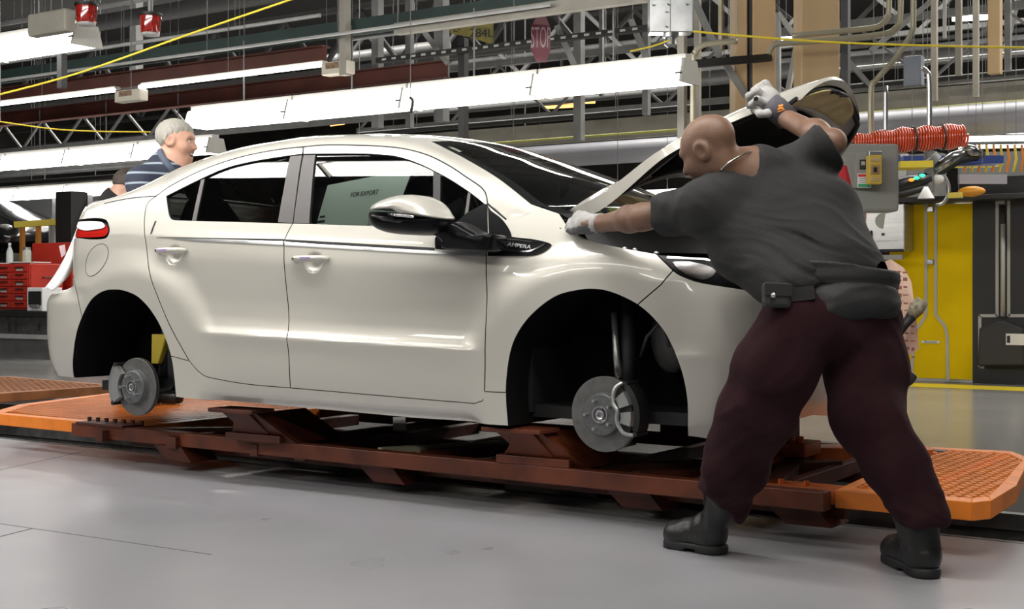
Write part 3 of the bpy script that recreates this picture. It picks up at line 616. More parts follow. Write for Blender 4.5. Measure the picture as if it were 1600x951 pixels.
# wheel wells
for cx_,tag_ in ((.012,'f'),(-2.72,'r')):
    for far in (False,True):
        AO=AF if tag_=='f' else AR; N_=len(AO); V=[]
        for dy,k in ((.004,1.0),(.06,1.015),(.42,1.02)):
            for (u_,z_) in AO:
                p=surf(u_,z_); V.append(flip((cx_+(p[0]-cx_)*k,(p[1]+.004 if dy<.01 else dy-.02),.525+(z_-.525)*k),far))
        b=MB(); b.V=V; b.F=[(i*N_+k,i*N_+k+1,(i+1)*N_+k+1,(i+1)*N_+k) for i in range(2) for k in range(N_-1)]; b.F.append(tuple(range(2*N_,3*N_)))
        b.build('wheel_liner',M_liner,CAR,True,auto=35)
        # brake
        dr=.15 if tag_=='f' else .146; hy=0.0 if tag_=='f' else -.005; hz=.437; hx=0 if tag_=='f' else -2.722; sg=1 if not far else -1
        Y=lambda y:y if not far else 2*YC-y
        ax=(0,-1*sg,0); o=(hx,Y(hy),hz)
        prof=[(.155*0+.030,-.01),(.03,.0),(.078,.0),(.083,-.004),(.086,-.02),(.09,-.028),(dr-.003,-.028),(dr,-.030),(dr,-.036),(dr-.008,-.037),(dr-.008,-.044),(dr,-.045),(dr,-.051),(dr-.003,-.053),(.05,-.053)]
        dsc=MB().lathe(prof[5:],o,ax,56).build('brake_disc',M_iron,CAR,True,auto=30)
        MB().lathe(prof[:6],o,ax,40).build('disc_hat',M_hat,dsc,True,auto=30)
        hb=MB().lathe([(.0,-.02),(.012,-.02),(.012,.004),(.018,.006),(.022,-.02),(.03,-.022),(.03,.006),(.034,.006),(.034,-.004)],o,ax,28).build('hub_bore',M_silver,dsc,True,auto=30)
        for k in range(5):
            t=R(72*k+36); c=Vector((hx+.0575*math.cos(t),Y(hy),hz+.0575*math.sin(t)))
            MB().cyl(c,c+Vector((0,-.028*sg,0)),.006,n=10).build('wheel_stud',M_silver,dsc,True,auto=40)
        # caliper: ahead of the hub in front, behind it at the rear
        s=1 if tag_=='f' else -1; z0=.07 if tag_=='f' else -.0
        def P(r,t,y): return (hx+s*r*math.cos(R(t)),Y(hy+y),hz+r*math.sin(R(t)))
        T0=12 if tag_=='f' else 5
        cal=MB()
        angs=[T0-38+6.4*i for i in range(13)]
        for y0,y1,r0,r1 in ((-.012,.018,.094,.150),(.048,.085,.105,.16)):
            g=[]
            for a in angs: g.append([P(r0,a,y0),P(r1,a,y0),P(r1,a,y1),P(r0,a,y1),P(r0,a,y0)])
            cal.grid(g); cal.add(g[0][:4],[(0,1,2,3)]); cal.add(g[-1][:4],[(3,2,1,0)])
        g=[[P(.155,a,-.008),P(.176,a,-.002),P(.176,a,.08),P(.155,a,.085),P(.155,a,-.008)] for a in angs[1:-1]]; cal.grid(g)
        co=cal.build('caliper',M_alu if tag_=='r' else M_dark,dsc,True,auto=30)
        if tag_=='f':
            fb=MB()
            pts=[P(.165,T0+40,-.0),P(.14,T0+42,-.022),P(.112,T0+36,-.03),P(.092,T0+20,-.034),P(.098,T0+2,-.034),P(.092,T0-16,-.034),P(.106,T0-32,-.03),P(.135,T0-40,-.022),P(.165,T0-38,-.0)]
            fb.tube(spline(pts,5),.0085,8); fb.build('caliper_bracket',M_alu,dsc,True)
            for a0,a1 in ((-26,-4),(6,28)):
                b2=MB(); g=[[P(.104,T0+a,-.026),P(.150,T0+a,-.026),P(.155,T0+a,-.008),P(.104,T0+a,-.008),P(.104,T0+a,-.026)] for a in [a0+(a1-a0)*i/5 for i in range(6)]]
                b2.grid(g); b2.add(g[0][:4],[(0,1,2,3)]); b2.add(g[-1][:4],[(3,2,1,0)]); b2.build('caliper_finger',M_alu,dsc,True,auto=30)
        for a in (-36,36):
            MB().tube([P(.168,T0+a,-.004),P(.168,T0+a,.09)],.011,10).build('guide_pin',M_dark,dsc,True,auto=40)
        if tag_=='f':
            MB().tube([(hx+.02,Y(.16),hz+.02),(hx+.03,Y(.17),.62),(hx+.02,Y(.2),.94)],[.045,.032,.03],12).build('strut',M_rubber,CAR,True)
            MB().tube([(hx+.01,Y(.14),hz+.14),(hx+.0,Y(.13),hz+.22),(hx-.03,Y(.16),hz+.40)],[.022,.014,.012],8).build('steering_knuckle',M_alu,CAR,True)
            MB().ell((hx+.16,Y(.30),.74),(.09,.06,.15)).tube([(hx+.06,Y(.22),.66),(hx+.10,Y(.2),.74),(hx+.16,Y(.2),.80),(hx+.2,Y(.2),.7)],.007,6).build('reservoir',mat('grey_plastic',(.10,.10,.10),.5),CAR,True)
            MB().tube([(hx+.05,Y(.09),.38),(hx-.02,Y(.45),.40),(hx-.2,Y(.62),.42)],.028,8).build('control_arm',M_dark,CAR,True)
        else:
            MB().prism([(hx-.02,Y(.14),.70),(hx+.09,Y(.14),.70),(hx+.075,Y(.14),.64),(hx+.05,Y(.12),.55),(hx+.0,Y(.12),.55)],(0,.03*sg,0)).build('yellow_bracket',mat('yellow_tag',(.55,.42,.03),.5),CAR,bevel=.004)
            MB().tube([(hx+.03,Y(.18),hz),(hx+.04,Y(.2),.8)],[.035,.03],10).tube([(hx+.16+.04*math.cos(i*.7),Y(.2)+.04*math.sin(i*.7),.5+.006*i) for i in range(44)],.008,6).build('spring',M_dark,CAR,True)
            MB().tube([(hx,Y(.09),hz),(hx+.3,Y(.2),.46),(hx+.42,Y(.3),.5)],[.035,.03,.03],8).build('trailing_arm',M_dark,CAR,True)
# ---------------------------------------------------------------- engine bay
bay=MB().box(-.1,.60,.46,1.18,.62,.80).build('engine_bay',M_dark,CAR)
MB().box(.15,.55,.45,1.1,.8,.93).build('engine_cover',M_gloss,CAR,bevel=.04)
MB().box(.56,.68,.32,1.32,.86,.93).build('radiator_panel',M_dark,CAR,bevel=.02)
MB().ell((.1,1.25,1.02),(.09,.09,.10)).cyl((.1,1.25,1.1),(.1,1.25,1.14),.04).build('coolant_tank',mat('tank_teal',(.10,.2,.2),.4),CAR,True)
MB().box(-.02,.3,.8,1.05,.9,1.06).build('fuse_box',M_dark,CAR,bevel=.02)
MB().tube([(.0,.2,1.06),(.1,.35,1.1),(.1,.8,1.12),(.05,1.3,1.1)],.012,8).build('wiring_harness',M_gloss,CAR,True)
MB().tube([(.05,.62,1.13),(.12,.7,1.16),(.12,1.05,1.16)],.008,8).build('brace_bar',M_silver,CAR,True)
for x,y,z in ((.06,.09,1.07),(.10,.10,1.065),(.2,.09,1.05)): MB().cyl((x,y,z-.04),(x,y,z+.02),.008).ell((x,y,z+.02),.011,None,8,6).build('bump_stop',M_silver,CAR,True)
for y0 in (.02,1.42): MB().prism([(-.2,y0,1.18),(-.05,y0+.02,1.10),(.25,y0,1.05),(.5,y0+.12,1.0),(.5,y0+.12,.96),(-.2,y0,.96)],(0,.2 if y0<.5 else .2,0)).build('inner_fender',M_dark,CAR)
MB().ell((-.13,.2,1.2),(.06,.05,.05)).build('hinge_cover',M_dark,CAR,True)
# ---------------------------------------------------------------- hood (raised)
TH=R(44.5); HX,HZ0=-.23,1.245
def hood_pt(s,w,d=0):                   # s 0..1 from hinge to nose, w -1..1 across; d depth below the skin
    xs=pch(s,[(0,-.22),(.18,-.04),(.45,.23),(.7,.46),(.88,.61),(1,.70)])
    hw=pch(s,[(0,.71),(.18,.76),(.45,.775),(.65,.70),(.8,.59),(.92,.45),(1,.34)])
    ze=pch(s,[(0,1.24),(.18,1.15),(.45,1.085),(.7,1.02),(1,.965)])
    a=abs(w); cw=1-a**2.6
    x=xs+(.27-.16*s)*(1-a*a); z=ze+(.05+.015*math.sin(math.pi*s))*cw-d
    y=YC+hw*w
    dx,dz=x-HX,z-HZ0; return Vector((HX+dx*math.cos(TH)-dz*math.sin(TH),y,HZ0+dx*math.sin(TH)+dz*math.cos(TH)))
SS=[0,.02]+[i/30 for i in range(1,30)]+[.985,1]; WW=[-1+i/16 for i in range(33)]
hood=MB().grid([[hood_pt(s,w) for w in WW] for s in SS]).build('hood',M_paint,CAR,True)
def rimloop(inset,dd): # perimeter loop at an inset from the edge
    hp=hood_pt
    def hood_pt_(s,w): return hp(s,w,dd(s) if callable(dd) else dd)
    L=[]; a,b=inset*.9,1-inset; wa=1-inset*1.35
    L+=[hood_pt_(a,-wa+2*wa*i/20) for i in range(21)]
    L+=[hood_pt_(a+(b-a)*i/24,wa) for i in range(1,25)]
    L+=[hood_pt_(b,wa-2*wa*i/20) for i in range(1,21)]
    L+=[hood_pt_(b-(b-a)*i/24,-wa) for i in range(1,24)]
    return L
def ring(A,B): n=len(A); b=MB(); b.V=[tuple(p) for p in A+B]; b.F=[(i,(i+1)%n,n+(i+1)%n,n+i) for i in range(n)]; return b
L0,L0b,L1,L2,L3=rimloop(0,.0),rimloop(0.0,lambda s:.018+.05*(1-s)**1.5),rimloop(.05,.035),rimloop(.09,.014),rimloop(.15,.05)
b=ring(L0,L0b); ring(L0b,L1); b.build('hood_hem',M_paint,hood,True)
ring(L0b,L1).build('hood_flange',M_primer,hood,True); ring(L1,L2).build('hood_channel',M_dark,hood,True); ring(L2,L3).build('hood_rib',M_primer,hood,True)
MB().tube([p+Vector((.004,0,-.012)) for p in rimloop(.075,.03)],.011,6,True).build('hood_seal',M_rubber,hood,True)
IN=lambda s0,s1,w0,w1,d:[[hood_pt(s0+(s1-s0)*i/12,w0+(w1-w0)*j/16,d) for j in range(17)] for i in range(13)]
MB().grid(IN(.12,.88,-.82,.82,.045)).build('hood_inner',M_primer,hood,True)
def blob(c,rx,ry,p,d,n=48,rings=6):   # superellipse patch in (s,w)
    V=[hood_pt(*c,d)];F=[]
    for k in range(1,rings+1):
        for i in range(n):
            t=2*math.pi*i/n; ca,sa=math.cos(t),math.sin(t)
            V.append(hood_pt(c[0]+rx*k/rings*math.copysign(abs(ca)**(2/p),ca),c[1]+ry*k/rings*math.copysign(abs(sa)**(2/p),sa),d))
    F=[(0,1+i,1+(i+1)%n) for i in range(n)]+[(1+(k-1)*n+i,1+(k-1)*n+(i+1)%n,1+k*n+(i+1)%n,1+k*n+i) for k in range(1,rings) for i in range(n)]
    b=MB(); b.V=[tuple(v) for v in V]; b.F=F; return b
blob((.42,0),.26,.80,5,.053).build('insulation_pad',M_pad,hood,True,solid=.012)
blob((.835,0),.10,.62,4,.058).build('yellow_plate',M_tan,hood,True,solid=.006)
c=hood_pt(.85,.0,.065); e=hood_pt(.93,0,.065)-hood_pt(.80,0,.065); e.normalize(); f=Vector((0,1,0)); g=e.cross(f)
MB().tube([c+e*.05-f*.055-g*.0,c-e*.035-f*.05+g*.03,c-e*.05-f*.03+g*.035,c-e*.05+f*.03+g*.035,c-e*.035+f*.05+g*.03,c+e*.05+f*.055],.007,8).bar(c+e*.05-f*.09,c+e*.05+f*.09,.02,.012).build('latch_loop',M_rubber,hood,True)

# ---------------------------------------------------------------- papers and film on the car
PV=[(-1.523,1.426),(-1.055,1.483),(-1.066,1.345),(-1.09,1.211),(-1.513,1.236)]
sh_=thing('export_sheet','pale green FOR EXPORT sheet behind the front side window','sheet',surf(-1.3,1.3))
panel('paper',PV,mat('paper_green',(.74,.82,.77),.7),sh_,h=.04,gap=0,lift=-.030,depth=.002)
p=Vector(surf(-1.285,1.375)); n=Vector(surfn(-1.285,1.375)); n=n if n.y<0 else -n
ux=(Vector(surf(-1.2,1.380))-Vector(surf(-1.37,1.370))).normalized(); uz=n.cross(ux)
M_prn=mat('print_black',(.02,.02,.02),.7)
text('FOR EXPORT','sheet_lettering',.034,planeM(p-n*.0275,ux,uz)@Matrix.Diagonal((.78,1,1,1)),M_prn,sh_,.0003)
for (u,z,w,h) in ((-1.49,1.252,.045,.012),(-1.49,1.275,.03,.01)):
    q=Vector(surf(u,z))-n*.028; MB().bar(q-ux*w/2,q+ux*w/2,.001,h,uz).build('small_print',M_prn,sh_)
for (u,z) in ((-1.16,1.235),(-1.12,1.30)):
    q=Vector(surf(u,z))-n*.028; b=MB()
    for a_,b_ in (((-.05,-.03),(.05,-.03)),((.05,-.03),(.05,.03)),((.05,.03),(-.05,.03)),((-.05,.03),(-.05,-.03)),((-.05,.0),(.05,.0))): b.bar(q+ux*a_[0]+uz*a_[1],q+ux*b_[0]+uz*b_[1],.0012,.002,n)
    b.build('form_box',M_grid if False else mat('form_line',(.25,.32,.28),.7),sh_)
fl=thing('protective_film','white protective sheet hanging from the tail lamp of the white car','sheet',(-3.4,.05,.95))
top=[(121,352),(129,352),(150,350)]
Lft=[(122,353),(112,378),(100,405),(84,432),(71,449)]; Mid=[(126,356),(117,385),(110,412),(96,438),(82,454)]; Rgt=[(128,362),(119,392),(112,420),(104,434),(93,445)]
G_=[[atd(*a,7.24),atd(*b,7.17-.01*i),atd(*c,7.22)] for i,(a,b,c) in enumerate(zip(Lft,Mid,Rgt))]
rows=[spline([tuple(p) for p in r],4) for r in G_]; cols_=[spline([rows[i][j] for i in range(5)],4) for j in range(len(rows[0]))]
MB().grid(cols_).build('film',mat('film_white',(.85,.85,.86),.35),fl,True,solid=.004)
P=[atd(*q,7.16) for q in ((124,352),(132,345),(150,344),(160,350),(152,352),(136,355),(128,358))]; MB().prism(P,(Fx*.004,Fy*.004,0)).build('taped_corner',bpy.data.materials['film_white'],fl)
P=[atd(*q,7.26) for q in ((92,384),(101,382),(103,396),(96,402))]; MB().prism(P,(Fx*.004,Fy*.004,0)).build('pink_slip',mat('slip_pink',(.75,.55,.58),.6),fl)
# ---------------------------------------------------------------- body carrier (orange skid)
M_or=mat('carrier_orange',(.62,.135,.025),.45,var=.35,vs=9,bump=.1,bs=60)
M_ord=mat('carrier_shaded',(.10,.022,.010),.55,var=.55,vs=8,bump=.15,bs=50)  # carrier orange taken to dark rust red, the car's shadow put into the colour
M_orr=mat('rail_shaded',(.155,.034,.011),.5,var=.5,vs=7,bump=.12,bs=50)  # near rail and front jack: orange darkened for the shade under the car
M_orb=mat('platform_orange',(.90,.25,.028),.42,var=.2,vs=7)
M_dsteel=mat('dark_steel',(.035,.03,.028),.6,var=.4,vs=10)
def clip(p,d,P):                        # line p+t*d inside convex polygon
    t0,t1=-1e9,1e9; n=len(P); c=(sum(q[0] for q in P)/n,sum(q[1] for q in P)/n)
    for a,b in zip(P,P[1:]+P[:1]):
        nx,ny=-(b[1]-a[1]),b[0]-a[0]
        if nx*(c[0]-a[0])+ny*(c[1]-a[1])<0: nx,ny=-nx,-ny
        den=nx*d[0]+ny*d[1]; num=nx*(a[0]-p[0])+ny*(a[1]-p[1])
        if abs(den)<1e-9:
            if num>0: return None
        elif den>0: t0=max(t0,num/den)
        else: t1=min(t1,num/den)
    return (t0,t1) if t1-t0>.005 else None
def grate(P,z,sp,ang,w=.012,h=.006):
    b=MB(); c=(sum(q[0] for q in P)/len(P),sum(q[1] for q in P)/len(P))
    for a in ang:
        d=(math.cos(a),math.sin(a)); nn=(-d[1],d[0])
        for i in range(-90,91):
            p=(c[0]+nn[0]*sp*i,c[1]+nn[1]*sp*i); r=clip(p,d,P)
            if r: b.bar((p[0]+d[0]*r[0],p[1]+d[1]*r[0],z),(p[0]+d[0]*r[1],p[1]+d[1]*r[1],z),w,h)
    return b
def platform(P,z,m,root,h=.065,inner=.06,sp=.047,ang=(R(32),R(148)),crossx=()):
    n=len(P); c=Vector((sum(q[0] for q in P)/n,sum(q[1] for q in P)/n,0)); I=[]
    for i in range(n):
        p=Vector((*P[i],0)); I.append(tuple((p+(c-p).normalized()*inner*1.5)[:2]))
    for i in range(n):
        a,b,ai,bi=P[i],P[(i+1)%n],I[i],I[(i+1)%n]
        MB().prism([(*a,z-h),(*b,z-h),(*bi,z-h),(*ai,z-h)],(0,0,h)).build('platform_frame',m,root,bevel=.003)
    for x in crossx: 
        r=clip((x,0),(0,1),I)
        if r: MB().box(x-.03,x+.03,r[0],r[1],z-h,z-.008).build('platform_rib',m,root)
    r=clip((c.x,0),(0,1),I)
    tag(grate(I,z-.006,sp,ang).build('expanded_mesh',m,root),kind='stuff')
SK=thing('body_carrier','long orange steel carrier under the white car with mesh platforms at both ends','carrier',(-1.3,.9,-.05))
ZT=.2
for y,nm in ((.13,0),(1.62,1)):
    f=lambda x:y-.035*(x+.5)
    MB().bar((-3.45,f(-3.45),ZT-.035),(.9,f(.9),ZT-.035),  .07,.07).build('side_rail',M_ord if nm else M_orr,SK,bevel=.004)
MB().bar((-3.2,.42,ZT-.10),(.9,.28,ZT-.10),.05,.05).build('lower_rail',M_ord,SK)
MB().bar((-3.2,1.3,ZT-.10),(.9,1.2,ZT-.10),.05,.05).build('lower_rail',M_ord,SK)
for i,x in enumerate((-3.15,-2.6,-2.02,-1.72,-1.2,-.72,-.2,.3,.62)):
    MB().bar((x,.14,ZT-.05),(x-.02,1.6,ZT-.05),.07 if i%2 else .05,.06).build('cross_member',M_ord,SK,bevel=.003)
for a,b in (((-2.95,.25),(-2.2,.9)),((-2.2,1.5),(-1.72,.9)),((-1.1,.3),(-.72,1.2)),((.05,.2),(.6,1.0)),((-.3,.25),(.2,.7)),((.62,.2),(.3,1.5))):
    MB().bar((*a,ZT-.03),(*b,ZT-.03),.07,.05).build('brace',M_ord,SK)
MB().bar((-1.28,.2,ZT-.01),(-.98,.75,ZT-.01),.05,.03).build('brace',mat('pale_strip',(.55,.5,.36),.5),SK)
# jack posts under the sills
for x,m in ((-2.02,M_ord),(-.42,M_orr)):
    fy=.15
    MB().box(x-.13,x+.16,-.035,.12,.345,.362).build('pad_plate',m,SK,bevel=.003)
    MB().prism([(x-.10,.02,.345),(x+.03,.02,.345),(x+.16,.13,ZT),(x+.02,.13,ZT)],(0,.012,0)).build('gusset',m,SK)
    MB().prism([(x+.02,.0,.345),(x+.10,.0,.345),(x+.14,.10,ZT+.04),(x-.10,.10,ZT+.04)],(0,.015,0)).build('gusset',m,SK)
    MB().prism([(x+.12,.02,.345),(x+.13,.02,.345),(x+.28,.14,ZT),(x+.05,.14,ZT)],(0,.35,0)).build('jack_post',m,SK)
    MB().box(x-.14,x+.22,.09,.22,ZT,ZT+.035).build('foot_plate',m,SK,bevel=.003)
    for k in range(4): MB().cyl((x-.10+.09*k,.12,ZT+.035),(x-.10+.09*k,.12,ZT+.05),.012,n=6).build('bolt',m,SK)
for x in (-2.02,-.42): MB().box(x-.1,x+.15,1.5,1.66,ZT,.37).build('jack_post',M_ord,SK,bevel=.01)
# front post and bolted block seen between the worker's legs
c=(.33,1.05)
MB().box(c[0]-.05,c[0]+.06,c[1]-.05,c[1]+.05,ZT+.06,.46).build('jack_post',M_ord,SK,bevel=.003)
MB().box(c[0]-.12,c[0]+.14,c[1]-.1,c[1]+.1,ZT,ZT+.06).build('foot_plate',M_or,SK,bevel=.004)
for dx in (-.09,-.04,.07,.11): MB().cyl((c[0]+dx,c[1]-.07,ZT+.06),(c[0]+dx,c[1]-.07,ZT+.09),.014,n=6).build('bolt',M_or,SK)
MB().bar((.45,.25,ZT-.02),(.33,1.0,ZT-.02),.08,.06).build('brace',M_or,SK)
MB().bar((.40,.25,ZT-.03),(.92,.22,ZT-.03),.14,.05).build('tie_plate',M_or,SK,bevel=.003)
for k in range(4): MB().cyl((.47+.1*k,.21,ZT-.01),(.47+.1*k,.21,ZT+.012),.013,n=6).build('bolt',M_or,SK)
MB().bar((.3,1.25,ZT-.02),(.85,1.5,ZT-.02),.16,.07).build('tie_plate',M_or,SK)
# runners below the rails
for x in (-2.65,-1.28,.02,.72): MB().prism([(x-.10,.16,ZT-.07),(x+.10,.16,ZT-.07),(x+.16,.18,ZT-.15),(x-.02,.18,ZT-.15)],(0,.18,0)).build('runner_shoe',M_ord,SK)
for x in (-2.2,-.9,-.3,.5): MB().box(x,x+.5,.66,.8,-.04,.06).build('drive_dog',M_dsteel,SK)
platform([(.91,.13),(1.40,.12),(1.445,.20),(1.43,.62),(1.28,1.5),(1.15,1.72),(.80,1.68)],ZT,M_orb,SK,crossx=(1.16,))
platform([(-4.35,.31),(-3.46,.28),(-3.0,.24),(-2.95,1.72),(-5.0,1.8),(-4.72,.8)],ZT,M_orb,SK,crossx=(-3.9,),sp=.04,ang=(R(75),R(105)))
MB().bar((-3.4,.26,ZT+.004),(-3.0,.24,ZT+.004),.14,.012).build('tie_plate',M_ord,SK)
for k in range(7): MB().cyl((-3.4+.07*k,.28,ZT+.01),(-3.4+.07*k,.28,ZT+.03),.012,n=6).build('bolt',M_ord,SK)
SK2=thing('body_carrier','orange brown carrier platform end, empty, behind the rear of the car','carrier',(-6.4,1.9,0))
platform([(-6.3,.95),(-5.6,1.25),(-5.55,2.3),(-7.2,2.5),(-7.2,1.2)],ZT,mat('old_orange',(.40,.15,.05),.5,var=.4,vs=9),SK2,sp=.05)
MB().bar((-7.2,1.7,.08),(-5.6,1.7,.08),.5,.05).build('under_frame',M_dsteel,SK2)
# ---------------------------------------------------------------- people
M_skd=mat('skin_brown',(.20,.108,.068),.5,var=.25,vs=14,bump=.1,bs=160)
M_skl=mat('skin_light',(.62,.34,.24),.5,var=.12,vs=16)
M_shirt=mat('black_cotton',(.0125,.0125,.013),.85,bump=.3,bs=260,var=.2,vs=30,sheen=.03)
M_pants=mat('maroon_fleece',(.024,.007,.010),.95,bump=.35,bs=220,var=.35,vs=10,sheen=.05,spec=.2); M_pants.node_tree.nodes['Principled BSDF'].inputs['Sheen Tint'].default_value=(.55,.2,.26,1)
M_belt=mat('belt_black',(.018,.018,.019),.7,bump=.2,bs=200)
M_boot=mat('boot_leather',(.014,.014,.014),.38,bump=.25,bs=60)
M_glove=mat('glove_grey',(.40,.39,.38),.85,bump=.3,bs=200,var=.15,vs=20)
M_gldark=mat('glove_palm',(.10,.10,.105),.7,bump=.2,bs=150)
M_cuff=mat('wristband',(.075,.07,.085),.8,bump=.2,bs=180)
VR,VF,VZ=Vector((Rx,Ry,0)),Vector((Fx,Fy,0)),Vector((0,0,1))
def J(px,py,d): return tuple(atd(px,py,d))
def chain(P,d,pts,k=.05):
    for a,b in zip(pts,pts[1:]): d=smin(d,rc(P,a[0],b[0],a[1],b[1]),k)
    return d
def folds(P,o,dv,wave,amp,seed=0.0,warp=.5):
    q=P-np.array(o,dtype=np.float32); v=q@np.array(dv,dtype=np.float32)
    x,y,z=P[...,0],P[...,1],P[...,2]
    w=np.sin(7*x+5*z+seed)+np.sin(9*y-6*z+1.7*seed)+.6*np.sin(17*x-11*y+13*z+seed)
    m=.5+.5*np.sin(5*x-4*y+6*z+2.3*seed)
    s=np.sin(2*math.pi*v/wave+w*warp*2.2)
    return amp*m*(s*.7+.3*np.sin(2*math.pi*v/(wave*.47)+w*2.5))
def head_sdf(P,c,fw,up,smile=False,sc=1.0):
    fw,up=Vector(fw),Vector(up).normalized(); fw=(fw-up*fw.dot(up)).normalized(); lf=up.cross(fw)
    M=np.array([fw,lf,up],dtype=np.float32).T; q=(P-np.array(c,dtype=np.float32))@M/np.float32(sc)
    d=el(q,(-.015,0,.038),(.102,.080,.085)); d=smin(d,el(q,(.025,0,-.03),(.068,.062,.085)),.05)
    d=smin(d,rc(q,(.052,0,-.088),(.0,0,-.062),.030,.052),.04); d=smin(d,rc(q,(.080,0,.018),(.108,0,-.022),.009,.016),.022)
    d=smin(d,rc(q,(.076,-.036,.028),(.076,.036,.028),.014,.014),.025)
    for s in (-1,1):
        d=smin(d,el(q,(.06,.042*s,-.028),(.028,.024,.026)),.03); d=smax(d,-el(q,(.096,.032*s,.010),(.016,.018,.011)),.015)
        e=el(q,(-.008,.080*s,.0),(.030,.014,.036)); e=smax(e,-el(q,(-.002,.094*s,.002),(.018,.012,.024)),.008); d=smin(d,e,.010)
    if smile:
        d=smin(d,rc(q,(.086,-.026,-.044),(.086,.026,-.044),.010,.010),.012); d=smin(d,rc(q,(.080,-.02,-.078),(.080,.02,-.078),.012,.012),.012); d=smax(d,-el(q,(.098,0,-.060),(.022,.024,.009)),.006)
    else:
        d=smin(d,rc(q,(.088,-.02,-.052),(.088,.02,-.052),.009,.009),.012); d=smin(d,rc(q,(.084,-.018,-.068),(.084,.018,-.068),.010,.010),.012)
    return d*sc,q
def bounds(pts,m):
    a=np.array(pts); return tuple(a.min(0)-m),tuple(a.max(0)+m)
def fingers(P,d,chains,k=.012):
    for ch in chains: d=np.minimum(d,chain(P,np.full(P.shape[:-1],9,dtype=np.float32),ch,k)) if False else smin(d,chain(P,np.full(P.shape[:-1],9,dtype=np.float32),ch,k),.010)
    return d
# ================= foreground worker
HC=J(1108,236,4.78); HF=-VR*.72+VF*.50-VZ*.42; HU=-VR*.42+VZ*.86+VF*.12
NB=J(1180,272,4.84); LS=J(1118,322,4.74); LE=J(1003,339,5.0); LW_=J(940,349,5.24); RS=J(1240,275,4.98); RE=J(1301,222,4.80); RWr=J(1226,184,5.08); RHd=J(1194,152,5.17)
CH=J(1195,315,4.84); WA=J(1285,430,4.62); PE=J(1300,492,4.56); LH=J(1256,505,4.50); RH=J(1340,502,4.62)
LK=J(1182,648,4.52); RK=J(1360,648,4.48)
lh,lt=atz(1128,866,0),atz(1047,853,0); rh_,rt=atz(1452,904,0),atz(1394,876,0)
LA=lh+Vector((0,0,.13))+(lt-lh)*.12; RA=rh_+Vector((0,0,.13))+(rt-rh_)*.12
def body(P):
    d,q=head_sdf(P,HC,HF,HU); BIG=np.full(P.shape[:-1],9,dtype=np.float32)
    nk=Vector(HC)-Vector(HU).normalized()*.05-VR*-.02
    d=smin(d,rc(P,nk,NB,.064,.078),.05)
    t=chain(P,BIG,[(NB,.075),(CH,.125),(WA,.135),(PE,.13)],.08)
    t=smin(t,rc(P,NB,LS,.07,.065),.06); t=smin(t,rc(P,NB,RS,.07,.07),.06)
    d=smin(d,t,.05)
    d=smin(d,chain(P,BIG,[(LS,.062),(LE,.050),(LW_,.033)],.02),.04); d=smin(d,chain(P,BIG,[(RS,.066),(RE,.046),(RWr,.035)],.02),.04)
    fa=Vector(LE).lerp(Vector(LW_),.3); d=smin(d,el(P,fa,(.055,.055,.05)),.03)
    fb=Vector(RE).lerp(Vector(RWr),.35); d=smin(d,el(P,fb,(.052,.052,.052)),.03)
    d=smin(d,rc(P,LW_,Vector(LW_)-VR*.06+VF*.05,.03,.022),.02); d=smin(d,rc(P,RWr,RHd,.033,.024),.02)
    d=smin(d,chain(P,BIG,[(LH,.10),(LK,.068),(LA,.036)],.03),.06); d=smin(d,chain(P,BIG,[(RH,.10),(RK,.068),(RA,.036)],.03),.06)
    d=smin(d,rc(P,LA-Vector((0,0,.07)),lh+(lt-lh)*.6+Vector((0,0,.045)),.03,.025),.02); d=smin(d,rc(P,RA-Vector((0,0,.07)),rh_+(rt-rh_)*.6+Vector((0,0,.045)),.03,.025),.02)
    return d
lo,hi=bounds([HC,NB,LS,LE,LW_,RS,RE,RWr,RHd,WA,PE,LH,RH,LK,RK,lh,lt,rh_,rt],.16)
W1=sdf_mesh('person',body,lo,hi,.0056,M_skd,relax=2)
tag(W1,'bald person in black t-shirt and maroon sweatpants holding up the hood','person'); ORG[W1.name]=Vector((0,0,0))
nkl=[Vector(NB).lerp(Vector(HC),.42)+x for x in [(VR*.4-VZ*.35).normalized()*.0]]
